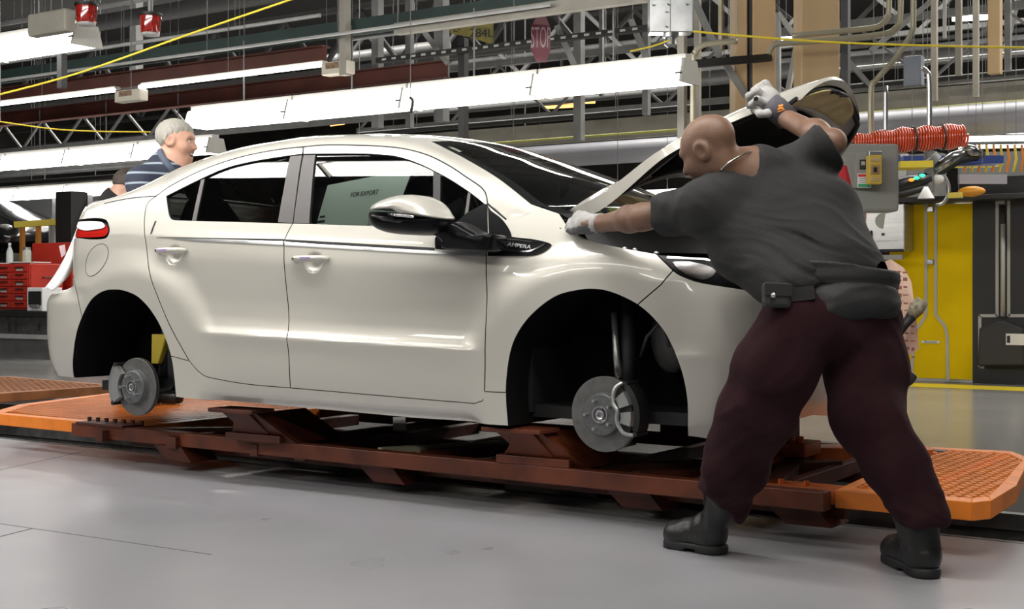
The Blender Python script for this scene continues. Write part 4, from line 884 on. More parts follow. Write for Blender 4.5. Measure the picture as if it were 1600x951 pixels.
def shirt(P):
    BIG=np.full(P.shape[:-1],9,dtype=np.float32)
    t=chain(P,BIG,[(NB,.085),(CH,.150),(WA,.160)],.1)
    LL=J(1240,452,4.50); RR=J(1338,440,4.62); L2=J(1165,385,4.70); R2=J(1290,330,4.78)
    t=smin(t,chain(P,BIG,[(LS,.095),(L2,.11),(LL,.095)],.06),.10); t=smin(t,chain(P,BIG,[(RS,.085),(R2,.105),(RR,.10)],.06),.10)
    t=smin(t,rc(P,NB,LS,.085,.085),.06); t=smin(t,rc(P,NB,RS,.08,.085),.06)
    le=Vector(LS).lerp(Vector(LE),.66); re=Vector(RS).lerp(Vector(RE),.93)
    ls=rc(P,LS,le,.09,.078); u=(Vector(LE)-Vector(LS)).normalized(); ls=np.maximum(ls,(P-np.array(le,dtype=np.float32))@np.array(u,dtype=np.float32)-.012)
    rs=smax(rc(P,RS,RE,.092,.088),(P-np.array(J(1295,222,4.76),dtype=np.float32))@np.array((VR*.83+VZ*.56).normalized(),dtype=np.float32),.008)
    t=smin(t,ls,.06); t=smin(t,rs,.05)
    # neck opening and hem
    nu=(Vector(HC)-Vector(NB)).normalized(); c_=Vector(NB)+nu*.045; near=np.linalg.norm(P-np.array(Vector(NB)+nu*.07,dtype=np.float32),axis=-1)<.125; t=np.where(near,smax(t,(P-np.array(c_,dtype=np.float32))@np.array(nu,dtype=np.float32),.012),t)
    hu=(Vector(PE)-Vector(CH)).normalized(); t=smax(t,(P-np.array(Vector(WA)+hu*.11,dtype=np.float32))@np.array(hu,dtype=np.float32),.01)
    ax=(Vector(J(1380,430,4.6))-Vector(J(1090,340,4.7))).normalized(); pv=ax.cross(VF).normalized()
    w=np.clip(1.15-np.linalg.norm(P-np.array(J(1275,405,4.5),dtype=np.float32),axis=-1)/.30,0,1)
    f=creases(P,WA,ax,pv,.34,.040,.022,1.3); f2=creases(P,NB,VR*.86-VZ*.45,VZ,.22,.085,.009,4.1); f3=creases(P,LS,VZ*.8+VR*.5,VR,.2,.06,.010,8.2)
    w3=np.clip(1.1-np.linalg.norm(P-np.array(J(1080,345,4.7),dtype=np.float32),axis=-1)/.20,0,1)
    return t-f*w-f2*(1-w)-f3*w3*(1-w)
lo,hi=bounds([NB,LS,RS,CH,WA,LE,RE],.19)
sh=sdf_mesh('shirt',shirt,lo,hi,.0062,M_shirt,W1,relax=2)
def pants(P):
    BIG=np.full(P.shape[:-1],9,dtype=np.float32)
    t=chain(P,BIG,[(WA,.135),(PE,.146)],.06)
    t=smin(t,rc(P,LH,RH,.125,.13),.06)
    L1=J(1215,575,4.48); R1=J(1352,580,4.56); Lk=J(1180,650,4.50); Rk=J(1360,652,4.48)
    L3=J(1150,722,4.58); R3=J(1396,726,4.42); L4=J(1124,784,4.68); R4=J(1436,806,4.37)
    l=chain(P,BIG,[(LH,.124),(L1,.124),(Lk,.108),(L3,.092),(L4,.080)],.04); r=chain(P,BIG,[(RH,.124),(R1,.124),(Rk,.112),(R3,.096),(R4,.078)],.04)
    t=smin(t,l,.02); t=smin(t,r,.02)
    l4,r4=np.array(J(1122,778,4.68),dtype=np.float32),np.array(J(1442,812,4.37),dtype=np.float32)
    ul=np.array((VR*-.60-VZ*.80),dtype=np.float32); ur=np.array((VR*.06-VZ*1.0),dtype=np.float32)
    nl=np.linalg.norm(P-l4,axis=-1); nr=np.linalg.norm(P-r4,axis=-1)
    t=np.where(nl<.30,smax(t,(P-l4)@ul-.002,.01),t); t=np.where((nr<.30)&(nl>.3),smax(t,(P-r4)@ur-.0,.01),t)
    hu=(Vector(CH)-Vector(PE)).normalized(); t=smax(t,(P-np.array(Vector(WA)-hu*.055,dtype=np.float32))@np.array(hu,dtype=np.float32),.01)
    f=creases(P,LK,VR*.75+VZ*.62,VZ,.5,.13,.028,.6)+creases(P,LA,VR*.8+VZ*.5,VZ,.3,.05,.010,5.)*np.clip((.55-P[...,2])/.3,0,1)
    f2=creases(P,RK,VR*-.62+VZ*.75,VZ,.5,.13,.028,2.2)+creases(P,RA,VR*-.8+VZ*.5,VZ,.3,.05,.010,3.)*np.clip((.5-P[...,2])/.3,0,1)
    s=np.clip(((P-np.array(PE,dtype=np.float32))@np.array(VR,dtype=np.float32)+.06)/.12,0,1)
    return t-f*(1-s)-f2*s
lo,hi=bounds([WA,PE,LH,RH,LK,RK,LA,RA],.19)
sdf_mesh('sweatpants',pants,lo,hi,.0072,M_pants,W1,relax=2)
for hl,te,an,kn in ((lh,lt,LA,Vector(LK)),(rh_,rt,RA,Vector(RK))):
    f=(te-hl).normalized(); s=Vector((-f.y,f.x,0)); M=np.array([f,s,Vector((0,0,1))],dtype=np.float32).T
    def boot(P,hl=hl,te=te,an=an,kn=kn,M=M,f=f):
        BIG=np.full(P.shape[:-1],9,dtype=np.float32); L=(te-hl).length
        d=rc(P,hl+Vector((0,0,.055))+f*.04,te+Vector((0,0,.045))-f*.04,.046,.046)
        d=smin(d,el(P,te+Vector((0,0,.05))-f*.035,(.05,.05,.042)),.03); d=smin(d,rc(P,hl+f*.05+Vector((0,0,.07)),an+(kn-an).normalized()*.19,.05,.060),.04); d=d if hl is lh else smin(d,rc(P,hl+f*.055+Vector((0,0,.08)),hl+f*.06+Vector((0,0,.27)),.052,.058),.03)
        d=smin(d,rc(P,hl+f*.08+Vector((0,0,.09)),te-f*.07+Vector((0,0,.06)),.045,.044),.03)
        d=smax(d,.026-P[...,2],.006); x=(P-np.array(hl,dtype=np.float32))@np.array(f,dtype=np.float32)
        return d-.0025*np.sin(x*95)*np.clip(P[...,2]*9,0,1)*(P[...,2]>.09)
    lo,hi=bounds([hl,te,an+(kn-an).normalized()*.19,hl+Vector((0,0,.28))],.10)
    b=sdf_mesh('boot',boot,lo,hi,.006,M_boot,W1,relax=2)
    def sole(P,hl=hl,te=te,f=f):
        d=rc(P,hl+Vector((0,0,.015))+f*.035,te+Vector((0,0,.015))-f*.035,.052,.053)
        x=(P-np.array(hl,dtype=np.float32))@np.array(f,dtype=np.float32)
        d=np.maximum(d,np.abs(P[...,2]-.017)-.016); return np.maximum(d,-np.maximum(np.abs(x-.105)-.025,P[...,2]-.012))
    lo,hi=bounds([hl,te],.09); lo=(lo[0],lo[1],-.02); hi=(hi[0],hi[1],.06)
    sdf_mesh('boot_sole',sole,lo,hi,.005,M_rubber,b,relax=1)
    MB().tube(spline([tuple(te-f*.10+Vector((0,0,.098))),tuple(te-f*.15+Vector((0,0,.13))),tuple(an+f*.045+Vector((0,0,.04))),tuple(an+f*.055+Vector((0,0,.10)))],4),.005,6).build('laces',M_dark,b,True)
# waist belt, apron flap, pouch
def ringband(P,c,ax,ux,rx,ry,h,t):
    q=P-np.array(c,dtype=np.float32); z=q@np.array(ax,dtype=np.float32); x=q@np.array(ux,dtype=np.float32); y=q@np.array(ax.cross(ux),dtype=np.float32)
    r=np.sqrt((x/rx)**2+(y/ry)**2); d=np.abs(r-1)*min(rx,ry)-t; return smax(d,np.abs(z)-h,.01)
wc=Vector(J(1303,440,4.60)); wax=(VZ*.97+VR*.10).normalized(); wux=(VR-wax*VR.dot(wax)).normalized()
lo,hi=bounds([wc],.30)
sdf_mesh('waist_belt',lambda P: ringband(P,wc+VZ*.02,wax,wux,.205,.19,.038,.012)-folds(P,wc,VZ,.05,.0035,.4),lo,hi,.007,M_belt,W1)
fc=Vector(J(1318,468,4.47))
def flap(P):
    q=(P-np.array(fc,dtype=np.float32)); a=q@np.array(VR,dtype=np.float32); b=q@np.array(VF,dtype=np.float32); z=q[...,2]
    qq=np.stack([a,b,z+.12*a*a*4-.02*a],-1); d=el(qq,(0,.04,0),(.182,.135,.080)); d=smin(d,el(qq,(-.06,0,-.03),(.12,.09,.06)),.03)
    d=smin(d,el(qq,(.12,.10,.0),(.08,.12,.07)),.04)
    return d-creases(P,fc,VR,VZ,.25,.05,.014,2.7)
lo,hi=bounds([fc],.27); sdf_mesh('waist_bag',flap,lo,hi,.0075,M_belt,W1)
pc=Vector(J(1213,461,4.40)); Mp=Matrix((VR*.96-VZ*.05,VF,VZ)).transposed()
pb=MB().obox(pc,(.092,.07,.082),Mp).build('belt_pouch',mat('pouch_nylon',(.025,.025,.026),.65,bump=.3,bs=120),W1,bevel=.014)
MB().obox(pc-VF*.037+VZ*.018,(.094,.006,.042),Mp).build('pouch_flap',M_belt,pb,bevel=.004); MB().ell(pc-VF*.042+VR*-.018,(.009,.006,.009)).build('snap',M_silver,pb,True)
MB().bar(pc+VR*.04,pc+VR*.12-VF*.02+VZ*.01,.02,.045).build('strap',M_belt,pb)
# necklace
P=[Vector(NB)+v for v in ()]
MB().tube(spline([J(1126,266,4.70),J(1136,256,4.69),J(1150,247,4.70),J(1164,240,4.72),J(1174,236,4.76)],6),.0035,6).build('necklace',mat('necklace_silver',(.7,.68,.62),.25,1),W1,True)
# gloves: right hand grips the hood edge
DR,DL=.155,.055
def F(*q): return [(Vector(J(a,b,c+(DR if a>1000 else DL))),r) for a,b,c,r in q]
RF=[F((1203,148,4.99,.015),(1190,134,4.99,.0135),(1178,142,5.02,.0125),(1176,158,5.05,.011)),
    F((1206,144,5.02,.016),(1196,131,5.03,.0145),(1184,137,5.07,.013),(1180,152,5.10,.011)),
    F((1201,156,4.96,.015),(1183,142,4.95,.0135),(1170,150,4.98,.0125),(1170,166,5.01,.011)),
    F((1200,163,4.95,.013),(1183,155,4.93,.012),(1174,163,4.95,.011),(1177,174,4.98,.0095)),
    F((1212,168,4.94,.016),(1200,177,4.92,.0145),(1188,178,4.93,.0135),(1180,172,4.96,.012))]
def rglove(P):
    d=rc(P,J(1218,176,4.95+DR),J(1204,160,4.97+DR),.034,.038); d=smin(d,el(P,J(1200,151,4.99+DR),(.040,.040,.036)),.03)
    d=smin(d,el(P,J(1191,151,5.0+DR),(.036,.036,.036)),.02); d=smin(d,el(P,J(1183,155,5.01+DR),(.022,.022,.022)),.015); return fingers(P,d,RF)
lo,hi=bounds([J(1170,130,5.0+DR),J(1225,185,5.0+DR)],.06); gl=sdf_mesh('glove',rglove,lo,hi,.0042,M_glove,W1,relax=2); gl['label']='grey glove closed over the hood edge'
MB().tube([Vector(J(1204,163,4.955+DR)),Vector(J(1213,170,4.945+DR)),Vector(J(1231,187,4.925+DR))],[.046,.048,.046],20).build('wristband',M_cuff,gl,True)
em=Vector(J(1216,172,4.94+DR))-VF*.050
b=MB()
for dx,dz,r in ((-.004,.008,.006),(.004,.010,.006),(.0,.0,.006),(-.008,-.003,.005),(.007,-.001,.005)): b.ell(em+VR*dx+VZ*dz,(r,r*.6,r),None,8,6)
b.bar(em+VR*-.012-VZ*.014,em+VR*.016-VZ*.004,.003,.003); b.build('emblem',mat('emblem_orange',(.85,.32,.05),.6),gl,True)
LF=[F((918,343,5.26,.015),(902,340,5.30,.0135),(893,345,5.34,.012),(889,350,5.36,.0105)),
    F((917,348,5.25,.015),(901,347,5.29,.0135),(890,351,5.33,.012),(886,355,5.35,.0105)),
    F((918,353,5.24,.0145),(903,353,5.27,.013),(892,356,5.31,.0115),(888,359,5.33,.010)),
    F((920,357,5.23,.013),(906,359,5.26,.0115),(897,361,5.29,.0105),(892,362,5.31,.009)),
    F((926,344,5.24,.015),(914,336,5.28,.014),(905,334,5.31,.0125),(899,336,5.33,.011))]
def lglove(P):
    d=rc(P,J(938,350,5.2+DL),J(922,349,5.25+DL),.037,.038); d=smin(d,el(P,J(917,349,5.26+DL),(.036,.036,.030)),.03); return fingers(P,d,LF)
lo,hi=bounds([J(886,335,5.35+DL),J(940,364,5.2+DL)],.06); gl2=sdf_mesh('glove',lglove,lo,hi,.0042,M_glove,W1,relax=2); gl2['label']='grey glove reaching to the hood hinge'
def palm(P): return np.maximum(lglove(P)-.003,(P-np.array(J(915,356,5.25+DL),dtype=np.float32))@np.array((VZ*.9+VF*.25+VR*.2),dtype=np.float32))
sdf_mesh('palm_patch',palm,lo,hi,.0045,M_gldark,gl2,relax=1)
def cuff(P): return np.abs(rc(P,J(940,349.5,5.195+DL),J(930,349.5,5.225+DL),.040,.040))-.004
MB().tube([J(940,349.5,5.19+DL),J(931,349.3,5.22+DL)],[.041,.040],16).build('cuff',M_glove,gl2,True)
# ================= white-haired man behind the car
D2=7.95
hc2=J(276,222,D2); f2=VR*.97-VZ*.16-VF*.12; u2=VZ+VR*.10
H2=Vector((-4.15,1.3,1.14)); nb2=J(266,268,D2+.02); l2=J(300,285,D2+.28); r2=J(222,284,D2-.12)
def body2(P):
    d,q=head_sdf(P,hc2,f2,u2,True,1.07); BIG=np.full(P.shape[:-1],9,dtype=np.float32)
    d=smin(d,rc(P,Vector(hc2)-VZ*.07-VR*.035,nb2,.052,.062),.03)
    d=smin(d,rc(P,nb2,H2,.12,.14),.06); d=smin(d,rc(P,l2,J(330,350,D2+.3),.055,.045),.05); d=smin(d,chain(P,BIG,[(r2,.06),(J(222,318,D2-.12),.045),(J(246,312,D2-.2),.035)],.02),.05)
    d=smin(d,rc(P,H2+Vector((0,-.09,0)),Vector((-4.10,1.17,.3)),.10,.055),.05); d=smin(d,rc(P,H2+Vector((0,.09,0)),Vector((-4.06,1.36,.3)),.10,.055),.05)
    return d
lo,hi=bounds([hc2,l2,r2,H2,(-4.0,.9,.25),J(330,350,D2+.3)],.2)
W2=sdf_mesh('person',body2,lo,hi,.009,M_skl,relax=2); tag(W2,'laughing person with white hair in navy striped polo behind the car','person'); ORG[W2.name]=Vector((0,0,0))
def hair2(P):
    d,q=head_sdf(P,hc2,f2,u2,False,1.07); x,y,z=q[...,0],q[...,1],q[...,2]
    n=.0025*np.sin(150*x+60*z)*np.sin(170*y+40*z)
    lim=.055-.55*np.clip(-x+.045,0,.075)-1.5*np.clip(-x-.02,0,.06)           # hairline drops towards the nape
    lim=lim+.006*np.sin(210*x+90*y)+.004*np.sin(130*y-170*x); return smax(d-.0075*np.clip((z-lim)/.03,.12,1)-n*.6,lim-z,.004)
lo,hi=bounds([hc2],.17); sdf_mesh('hair',hair2,lo,hi,.005,mat('white_hair',(.42,.395,.345),.7,bump=.3,bs=300,var=.25,vs=90,stretch=(1,1,.25)),W2,relax=1)
M_polo=mat('navy_polo',(.030,.036,.062),.85,bump=.25,bs=200)
n,l=nt(M_polo); tc=n.new('ShaderNodeTexCoord'); wv=n.new('ShaderNodeTexWave'); wv.bands_direction='Z'; wv.inputs['Scale'].default_value=5.2; wv.inputs['Distortion'].default_value=.6; wv.inputs['Detail'].default_value=1
l.new(tc.outputs['Object'],wv.inputs[0]); rp=n.new('ShaderNodeValToRGB'); e=rp.color_ramp.elements; e[0].color=(.028,.034,.058,1); e[1].color=(.30,.36,.42,1); e[0].position=.88; e[1].position=.93; l.new(wv.outputs[0],rp.inputs[0]); l.new(rp.outputs[0],n['Principled BSDF'].inputs['Base Color'])
def polo(P):
    BIG=np.full(P.shape[:-1],9,dtype=np.float32)
    t=rc(P,nb2,Vector(nb2).lerp(H2,.9),.135,.165); t=smin(t,rc(P,nb2,l2,.10,.08),.06); t=smin(t,rc(P,nb2,r2,.10,.085),.06)
    re=J(221,300,D2-.16); t=smin(t,np.maximum(rc(P,r2,re,.085,.078),.0),.04) if False else smin(t,rc(P,r2,re,.085,.080),.05)
    t=smin(t,rc(P,l2,J(316,312,D2+.3),.08,.072),.05)
    t=smax(t,(P-np.array(J(262,246,D2),dtype=np.float32))@np.array((VZ*.85+VR*.5).normalized(),dtype=np.float32),.01)
    return t-folds(P,nb2,(VR*.6+VZ*.8),.08,.006,1.1)
lo,hi=bounds([nb2,l2,r2,H2,J(316,312,D2+.3)],.22); po=sdf_mesh('polo_shirt',polo,lo,hi,.0085,M_polo,W2)
MB().tube(spline([J(250,236,D2-.06),J(254,246,D2-.11),J(266,262,D2-.12),J(276,274,D2-.06)],5),[.02]*16,8).build('collar',mat('collar_navy',(.10,.12,.17),.85),po,True)
q=Vector(hc2); M2=1.07*Matrix((Vector(f2).normalized(),Vector(u2).cross(Vector(f2)).normalized(),Vector(u2).normalized())).transposed()
MB().ell(q+M2@Vector((.083,0,-.061)),(.017,.025,.011),M2).build('mouth',mat('mouth_dark',(.10,.02,.02),.5),W2,True)
MB().obox(q+M2@Vector((.095,0,-.054)),(.012,.036,.007),M2).build('teeth',M_white,W2,bevel=.002)
for s in (-1,1): MB().ell(q+M2@Vector((.078,.032*s,.010)),.0125).build('eye',mat('eye_white',(.6,.58,.55),.2) if s<0 else bpy.data.materials['eye_white'],W2,True)
def trs2(P):
    t=rc(P,H2+Vector((0,0,-.02)),H2+Vector((-.02,0,-.1)),.155,.15)
    t=smin(t,rc(P,H2+Vector((0,-.09,-.05)),Vector((-4.10,1.17,.3)),.12,.085),.05); t=smin(t,rc(P,H2+Vector((0,.09,-.05)),Vector((-4.06,1.36,.3)),.12,.085),.04)
    return smax(t,.26-P[...,2],.01)
lo,hi=bounds([H2,(-4.10,1.17,.25),(-4.06,1.36,.25)],.2); sdf_mesh('trousers',trs2,lo,hi,.014,M_belt,W2)
for x_,y_ in ((-4.10,1.17),(-4.06,1.36)):
    f_=lambda P,x_=x_,y_=y_: smax(rc(P,(x_-.03,y_,.25),(x_+.16,y_,.24),.06,.05),.202-P[...,2],.005)
    sdf_mesh('shoe',f_,(x_-.15,y_-.1,.18),(x_+.28,y_+.1,.36),.01,M_boot,W2)
# ================= third person, mostly hidden
D3=8.95; hc3=J(199,296,D3); f3=VR*.6-VF*.2-VZ*.5; u3=VZ*.8+VR*.5
nb3=J(186,318,D3); s3=J(168,330,D3-.02)
def body3(P):
    d,q=head_sdf(P,hc3,f3,u3); d=smin(d,rc(P,Vector(hc3)-VZ*.05-VR*.02,nb3,.055,.062),.04)
    d=smin(d,rc(P,nb3,J(200,430,D3),.11,.14),.06); d=smin(d,rc(P,nb3,s3,.08,.07),.05); return smin(d,rc(P,J(200,430,D3),J(205,580,D3),.13,.1),.05)
lo,hi=bounds([hc3,s3,J(205,580,D3)],.2); W3=sdf_mesh('person',body3,lo,hi,.012,M_skl,relax=2); tag(W3,'dark-haired person in black top bending behind the trunk of the car','person'); ORG[W3.name]=Vector((0,0,0))
def hair3(P):
    d,q=head_sdf(P,hc3,f3,u3); return smax(d-.011,.0-q[...,2]-.6*np.clip(q[...,0],-.1,.0)*-1+.02,.012)
lo,hi=bounds([hc3],.16); sdf_mesh('hair',hair3,lo,hi,.007,mat('dark_hair',(.06,.045,.035),.6,bump=.5,bs=90),W3,relax=1)
def top3(P): 
    t=rc(P,nb3,J(200,430,D3),.125,.16); t=smin(t,rc(P,nb3,s3,.10,.085),.05); return smax(t,(P-np.array(J(190,306,D3),dtype=np.float32))@np.array((VZ*.8+VR*.6),dtype=np.float32),.01)
lo,hi=bounds([nb3,s3,J(200,430,D3)],.2); sdf_mesh('black_top',top3,lo,hi,.011,M_shirt,W3)
NUM=['one','two','three','four','five','six','seven','eight','nine','ten']
# ---------------------------------------------------------------- overhead: lamps, beams, pipes
M_tube=mat('lamp_diffuser',(1,.985,.95),.5,emit=7.0)
M_near=mat('near_diffuser',(1,.985,.95),.5,emit=19)
M_tubes=mat('bare_tube',(1,.98,.94),.5,emit=6.0)
M_far=mat('far_tube',(1,.97,.9),.5,emit=5.0)
M_lampw=mat('lamp_housing',(.55,.54,.50),.5)
M_socket=mat('socket_cream',(.62,.58,.48),.5)
M_green=mat('green_beam',(.022,.045,.04),.5,var=.3,vs=4)
M_redb=mat('oxide_beam',(.115,.032,.021),.6,var=.4,vs=3)
M_cream=mat('cream_steel',(.36,.34,.29),.55,var=.25,vs=3)
M_grey=mat('grey_steel',(.24,.24,.24),.5,.3,var=.25,vs=4)
M_lgrey=mat('light_grey',(.46,.46,.45),.5,var=.15,vs=4)
M_galv=mat('galvanised',(.5,.51,.52),.3,.8,var=.3,vs=6)
M_black=mat('black_steel',(.018,.018,.018),.5)
M_tanc=mat('tan_panel',(.50,.35,.19),.6,var=.12,vs=5,stretch=(1,1,.1))
M_yel=mat('yellow_cord',(.80,.62,.04),.5)
M_conduit=mat('conduit_beige',(.36,.33,.24),.45,.3)
def xs(px,y): r=ray(px,0); return CX+(y-CY)/r[1]*r[0]
def runx(px,py,z,pa,pb):                # a line along the hall through a sighted point, from column pa to column pb
    p=atz(px,py,z); return p.y,xs(pa,p.y),xs(pb,p.y)
# fluorescent fixture, 1.22 m, origin at its right end, lamp hood open downwards
def hood_fixture(loc,label,group,L=1.22,m=M_tube,w=.15):
    t=thing('fluorescent_light',label,'light',loc,group); x,y,z=loc
    b=MB().prism([(x-L,y-w,z),(x-L,y-w*.62,z+.15),(x-L,y+w*.62,z+.15),(x-L,y+w,z)],(L-.012,0,0)).build('diffuser',m,t,bevel=.012)
    MB().box(x-L,x-.01,y-.05,y+.05,z+.15,z+.2).build('housing',M_lampw,t)
    MB().prism([(x-.012,y-w*1.04,z-.012),(x-.012,y-w*.7,z+.16),(x-.012,y+w*.7,z+.16),(x-.012,y+w*1.04,z-.012)],(.02,0,0)).build('end_cap',M_lampw,t)
    MB().obox((x-.02,y-w*.9,z+.05),(.05,.03,.012)).build('clip',M_black,t)
    MB().cyl((x-L/2,y,z+.2),(x-L/2,y,z+.75),.008,n=6).build('hanger_rod',M_grey,t)
    return t
def fixture_row(px,py,z,n,labels,group,L=1.22,**k):
    p=atz(px,py,z); t=hood_fixture((p.x,p.y,z),labels[0],group,L,**k)
    for i in range(1,n): dup(t,(p.x-i*(L+.01),p.y,z),label=labels[i])
rowA=fixture_row(1078,128,2.42,4,['bright fluorescent light above the open hood, first from the aluminium box','bright fluorescent light over the windshield, second from the aluminium box','bright fluorescent light over the car roof, third from the aluminium box','bright fluorescent light behind the white-haired man, last of its row'],'bright lamp row over the car',L=1.26)
rowB=fixture_row(338,238,2.45,5,['lower bright fluorescent light right beside the face of the white-haired man']+['lower bright fluorescent light left of the white-haired man, number %s along its row'%w for w in ('two','three','four','five')],'lower lamp row at the upper left')
rowC=fixture_row(136,70,2.9,3,['big fluorescent light at the top left corner under a cream bracket','big fluorescent light next to the one at the top left corner','big fluorescent light past the top left corner'],'lamp row at the top left corner')
rowD=fixture_row(190,302,2.4,4,['small distant fluorescent light beside the dark-haired person','small distant fluorescent light above the black car','small distant fluorescent light at the left edge','small distant fluorescent light past the left edge'],'distant lamp row at the left')
# near row over the camera side of the line (out of the frame; it shows in the car windows)
t=None
for i in range(6):
    l='wide fluorescent light above the near car side'
    l+=', number %s from the front'%NUM[i]
    if t is None: t=hood_fixture((1.1,-.52,2.62),l,'near lamp row',w=.10,m=M_near)
    else: dup(t,(1.1-i*1.24,-.52,2.62),label=l)
t=None
for i in range(6):
    l='slim fluorescent light above the near car side'
    l+=', number %s from the front'%NUM[i]
    if t is None: t=hood_fixture((2.0,-.42,2.9),l,'slim lamp row',w=.02,m=M_near)
    else: dup(t,(2.0-i*1.24,-.42,2.9),label=l)
def beamx(name,label,cat,px,py,z,pa,pb,w,h,m,I=False,group=None):
    y,x0,x1=runx(px,py,z,pa,pb)
    if I: b=MB().box(x0,x1,y-w/2,y+w/2,z,z+.012).box(x0,x1,y-w/2,y+w/2,z+h-.012,z+h).box(x0,x1,y-.006,y+.006,z,z+h)
    else: b=MB().box(x0,x1,y-w/2,y+w/2,z,z+h)
    return tag(b.build(name,m),label,cat,group)
def pipex(name,label,cat,px,py,z,pa,pb,r,m,group=None):
    y,x0,x1=runx(px,py,z,pa,pb); return tag(MB().cyl((x0,y,z),(x1,y,z),r,n=14).build(name,m,auto=40),label,cat,group)
beamx('steel_beam','dark green steel beam crossing the top from the left edge','beam',540,56,3.1,-60,862,.10,.12,M_green)
beamx('steel_beam','oxide red I-beam carrying bare tube lamps at upper left','beam',510,100,2.9,-60,510,.12,.16,M_redb,True)
beamx('steel_beam','second oxide red beam, lower and farther, behind the bare tubes','beam',300,165,3.0,-60,700,.12,.17,M_redb,True)
beamx('steel_beam','cream channel beam under the dark green beam at top centre','beam',850,24,3.0,620,1010,.08,.09,M_cream)
pipex('pipe','thin pale pipe above the dark green beam at upper left','pipe',313,52,3.3,-60,500,.018,M_lgrey)
pipex('pipe','thin pale pipe just under the dark green beam','pipe',505,56,3.05,-60,860,.014,M_lgrey)
pipex('pipe','dark pipe running under the cream channel at top centre','pipe',930,10,3.15,530,1010,.02,M_grey)
pipex('pipe','pale pipe at the top left above the beacon lamps','pipe',100,20,3.7,-60,420,.03,M_grey)
beamx('cable_tray','dark perforated cable tray above the bright lamp row','tray',1000,50,3.1,590,1015,.06,.05,M_black)
y,x0,x1=runx(1000,50,3.1,600,1010)
tr=bpy.data.objects['cable_tray']; ORG[tr.name]=Vector((0,0,0))
sl=MB()
for i in range(24): sl.box(x0+(x1-x0)*i/24,x0+(x1-x0)*i/24+.05,y-.033,y-.029,3.115,3.135)
sl.build('tray_slot',M_lgrey,tr)
# bare tubes with sockets below the red beam
y,x0,x1=runx(505,102,2.86,222,508)
for pa,pb,lab in ((222,506,'bare fluorescent tube under the red beam, between its two cream sockets'),(-40,182,'bare fluorescent tube under the red beam at the left edge')):
    t=thing('tube_light',lab,'light',(xs(pa,y),y,2.86),'bare tubes under the red beam')
    MB().cyl((xs(pa,y),y-.03,2.86),(xs(pb,y),y-.03,2.86),.02,n=12).build('tube',M_tubes,t,auto=40)
    MB().box(xs(pa,y),xs(pb,y),y-.02,y+.05,2.875,2.9).build('housing',M_lampw,t)
for pa,pb,py,lab in ((185,224,150,'cream lamp socket between the two bare tubes'),(508,548,107,'cream lamp socket at the end of the red beam')):
    p=aty((pa+pb)/2,py,y-.05); w=abs(xs(pb,y)-xs(pa,y))
    t=thing('lamp_socket',lab,'socket',(p.x,p.y,p.z-.05),'cream lamp sockets')
    MB().box(p.x-w/2,p.x+w/2,p.y-.05,p.y+.06,p.z-.055,p.z+.055).build('body',M_socket,t,bevel=.01)
    MB().obox((p.x-.02,p.y-.052,p.z+.02),(w*.5,.004,.05)).build('worn_label',mat('worn_label',(.35,.22,.14),.7,var=.6,vs=40),t)
def vbar(name,label,cat,px,y0,y1,d,w,m,group=None,dep=None):
    a,b=atd(px,y0,d),atd(px,y1,d); return tag(MB().box(a.x-w/2,a.x+w/2,a.y-(dep or w)/2,a.y+(dep or w)/2,min(a.z,b.z),max(a.z,b.z)).build(name,m),label,cat,group)
vbar('hanger','cream hanger strut beside the end of the red beam','hanger',539,-60,118,11.4,.07,M_cream)
vbar('hanger','small grey hanger strut behind the green and red beams','hanger',213,-60,112,17.5,.12,M_lgrey)
vbar('hanger','black bracket hanging from the green beam at the left','hanger',97,84,138,11.5,.06,M_black)
vbar('hanger','black bracket at the right end of the green beam','hanger',866,-60,26,11.5,.07,M_black)
vbar('post','dark slim post standing behind the roof of the car','post',724,60,609,12.5,.07,M_black)
# beacon lamps
for px,py,sz,lab in ((135,22,34,'red beacon lamp at the top left, nearer the corner fixture'),(235,38,34,'red beacon lamp hanging above the dark green beam')):
    d=10.3; p=atd(px,py,d); k=d/F0
    t=thing('beacon_lamp',lab,'lamp',p,'red beacon lamps')
    rd=mat('beacon_red',(.42,.02,.015),.12,coat=1,var=.7,vs=60)
    MB().lathe([(.0,17*k),(15*k,17*k),(18*k,14*k),(18*k,12*k)],p,(0,0,1),20).lathe([(18*k,12*k),(18*k,17*k)],p,(0,0,1),20).build('cap',M_black,t,auto=30)
    MB().lathe([(17*k,12*k),(15*k,-12*k),(13.5*k,-16*k),(0,-16*k)],p,(0,0,1),24).build('lens',rd,t,True)
    MB().lathe([(14.5*k,-14*k),(14*k,-17.5*k),(0,-17.8*k)],p,(0,0,1),20).build('lens_rim',M_lgrey,t,True)
    MB().cyl(p+Vector((0,0,16*k)),p+Vector((0,0,60*k)),.02,n=8).build('stem',M_grey,t)
# top left bracket over the corner fixture
p=atd(95,28,10.5); tag(MB().box(p.x-.35,p.x+.12,p.y-.05,p.y+.05,p.z-.12,p.z+.06).build('mounting_bracket',M_cream,bevel=.02),'cream mounting bracket on top of the corner light','bracket')
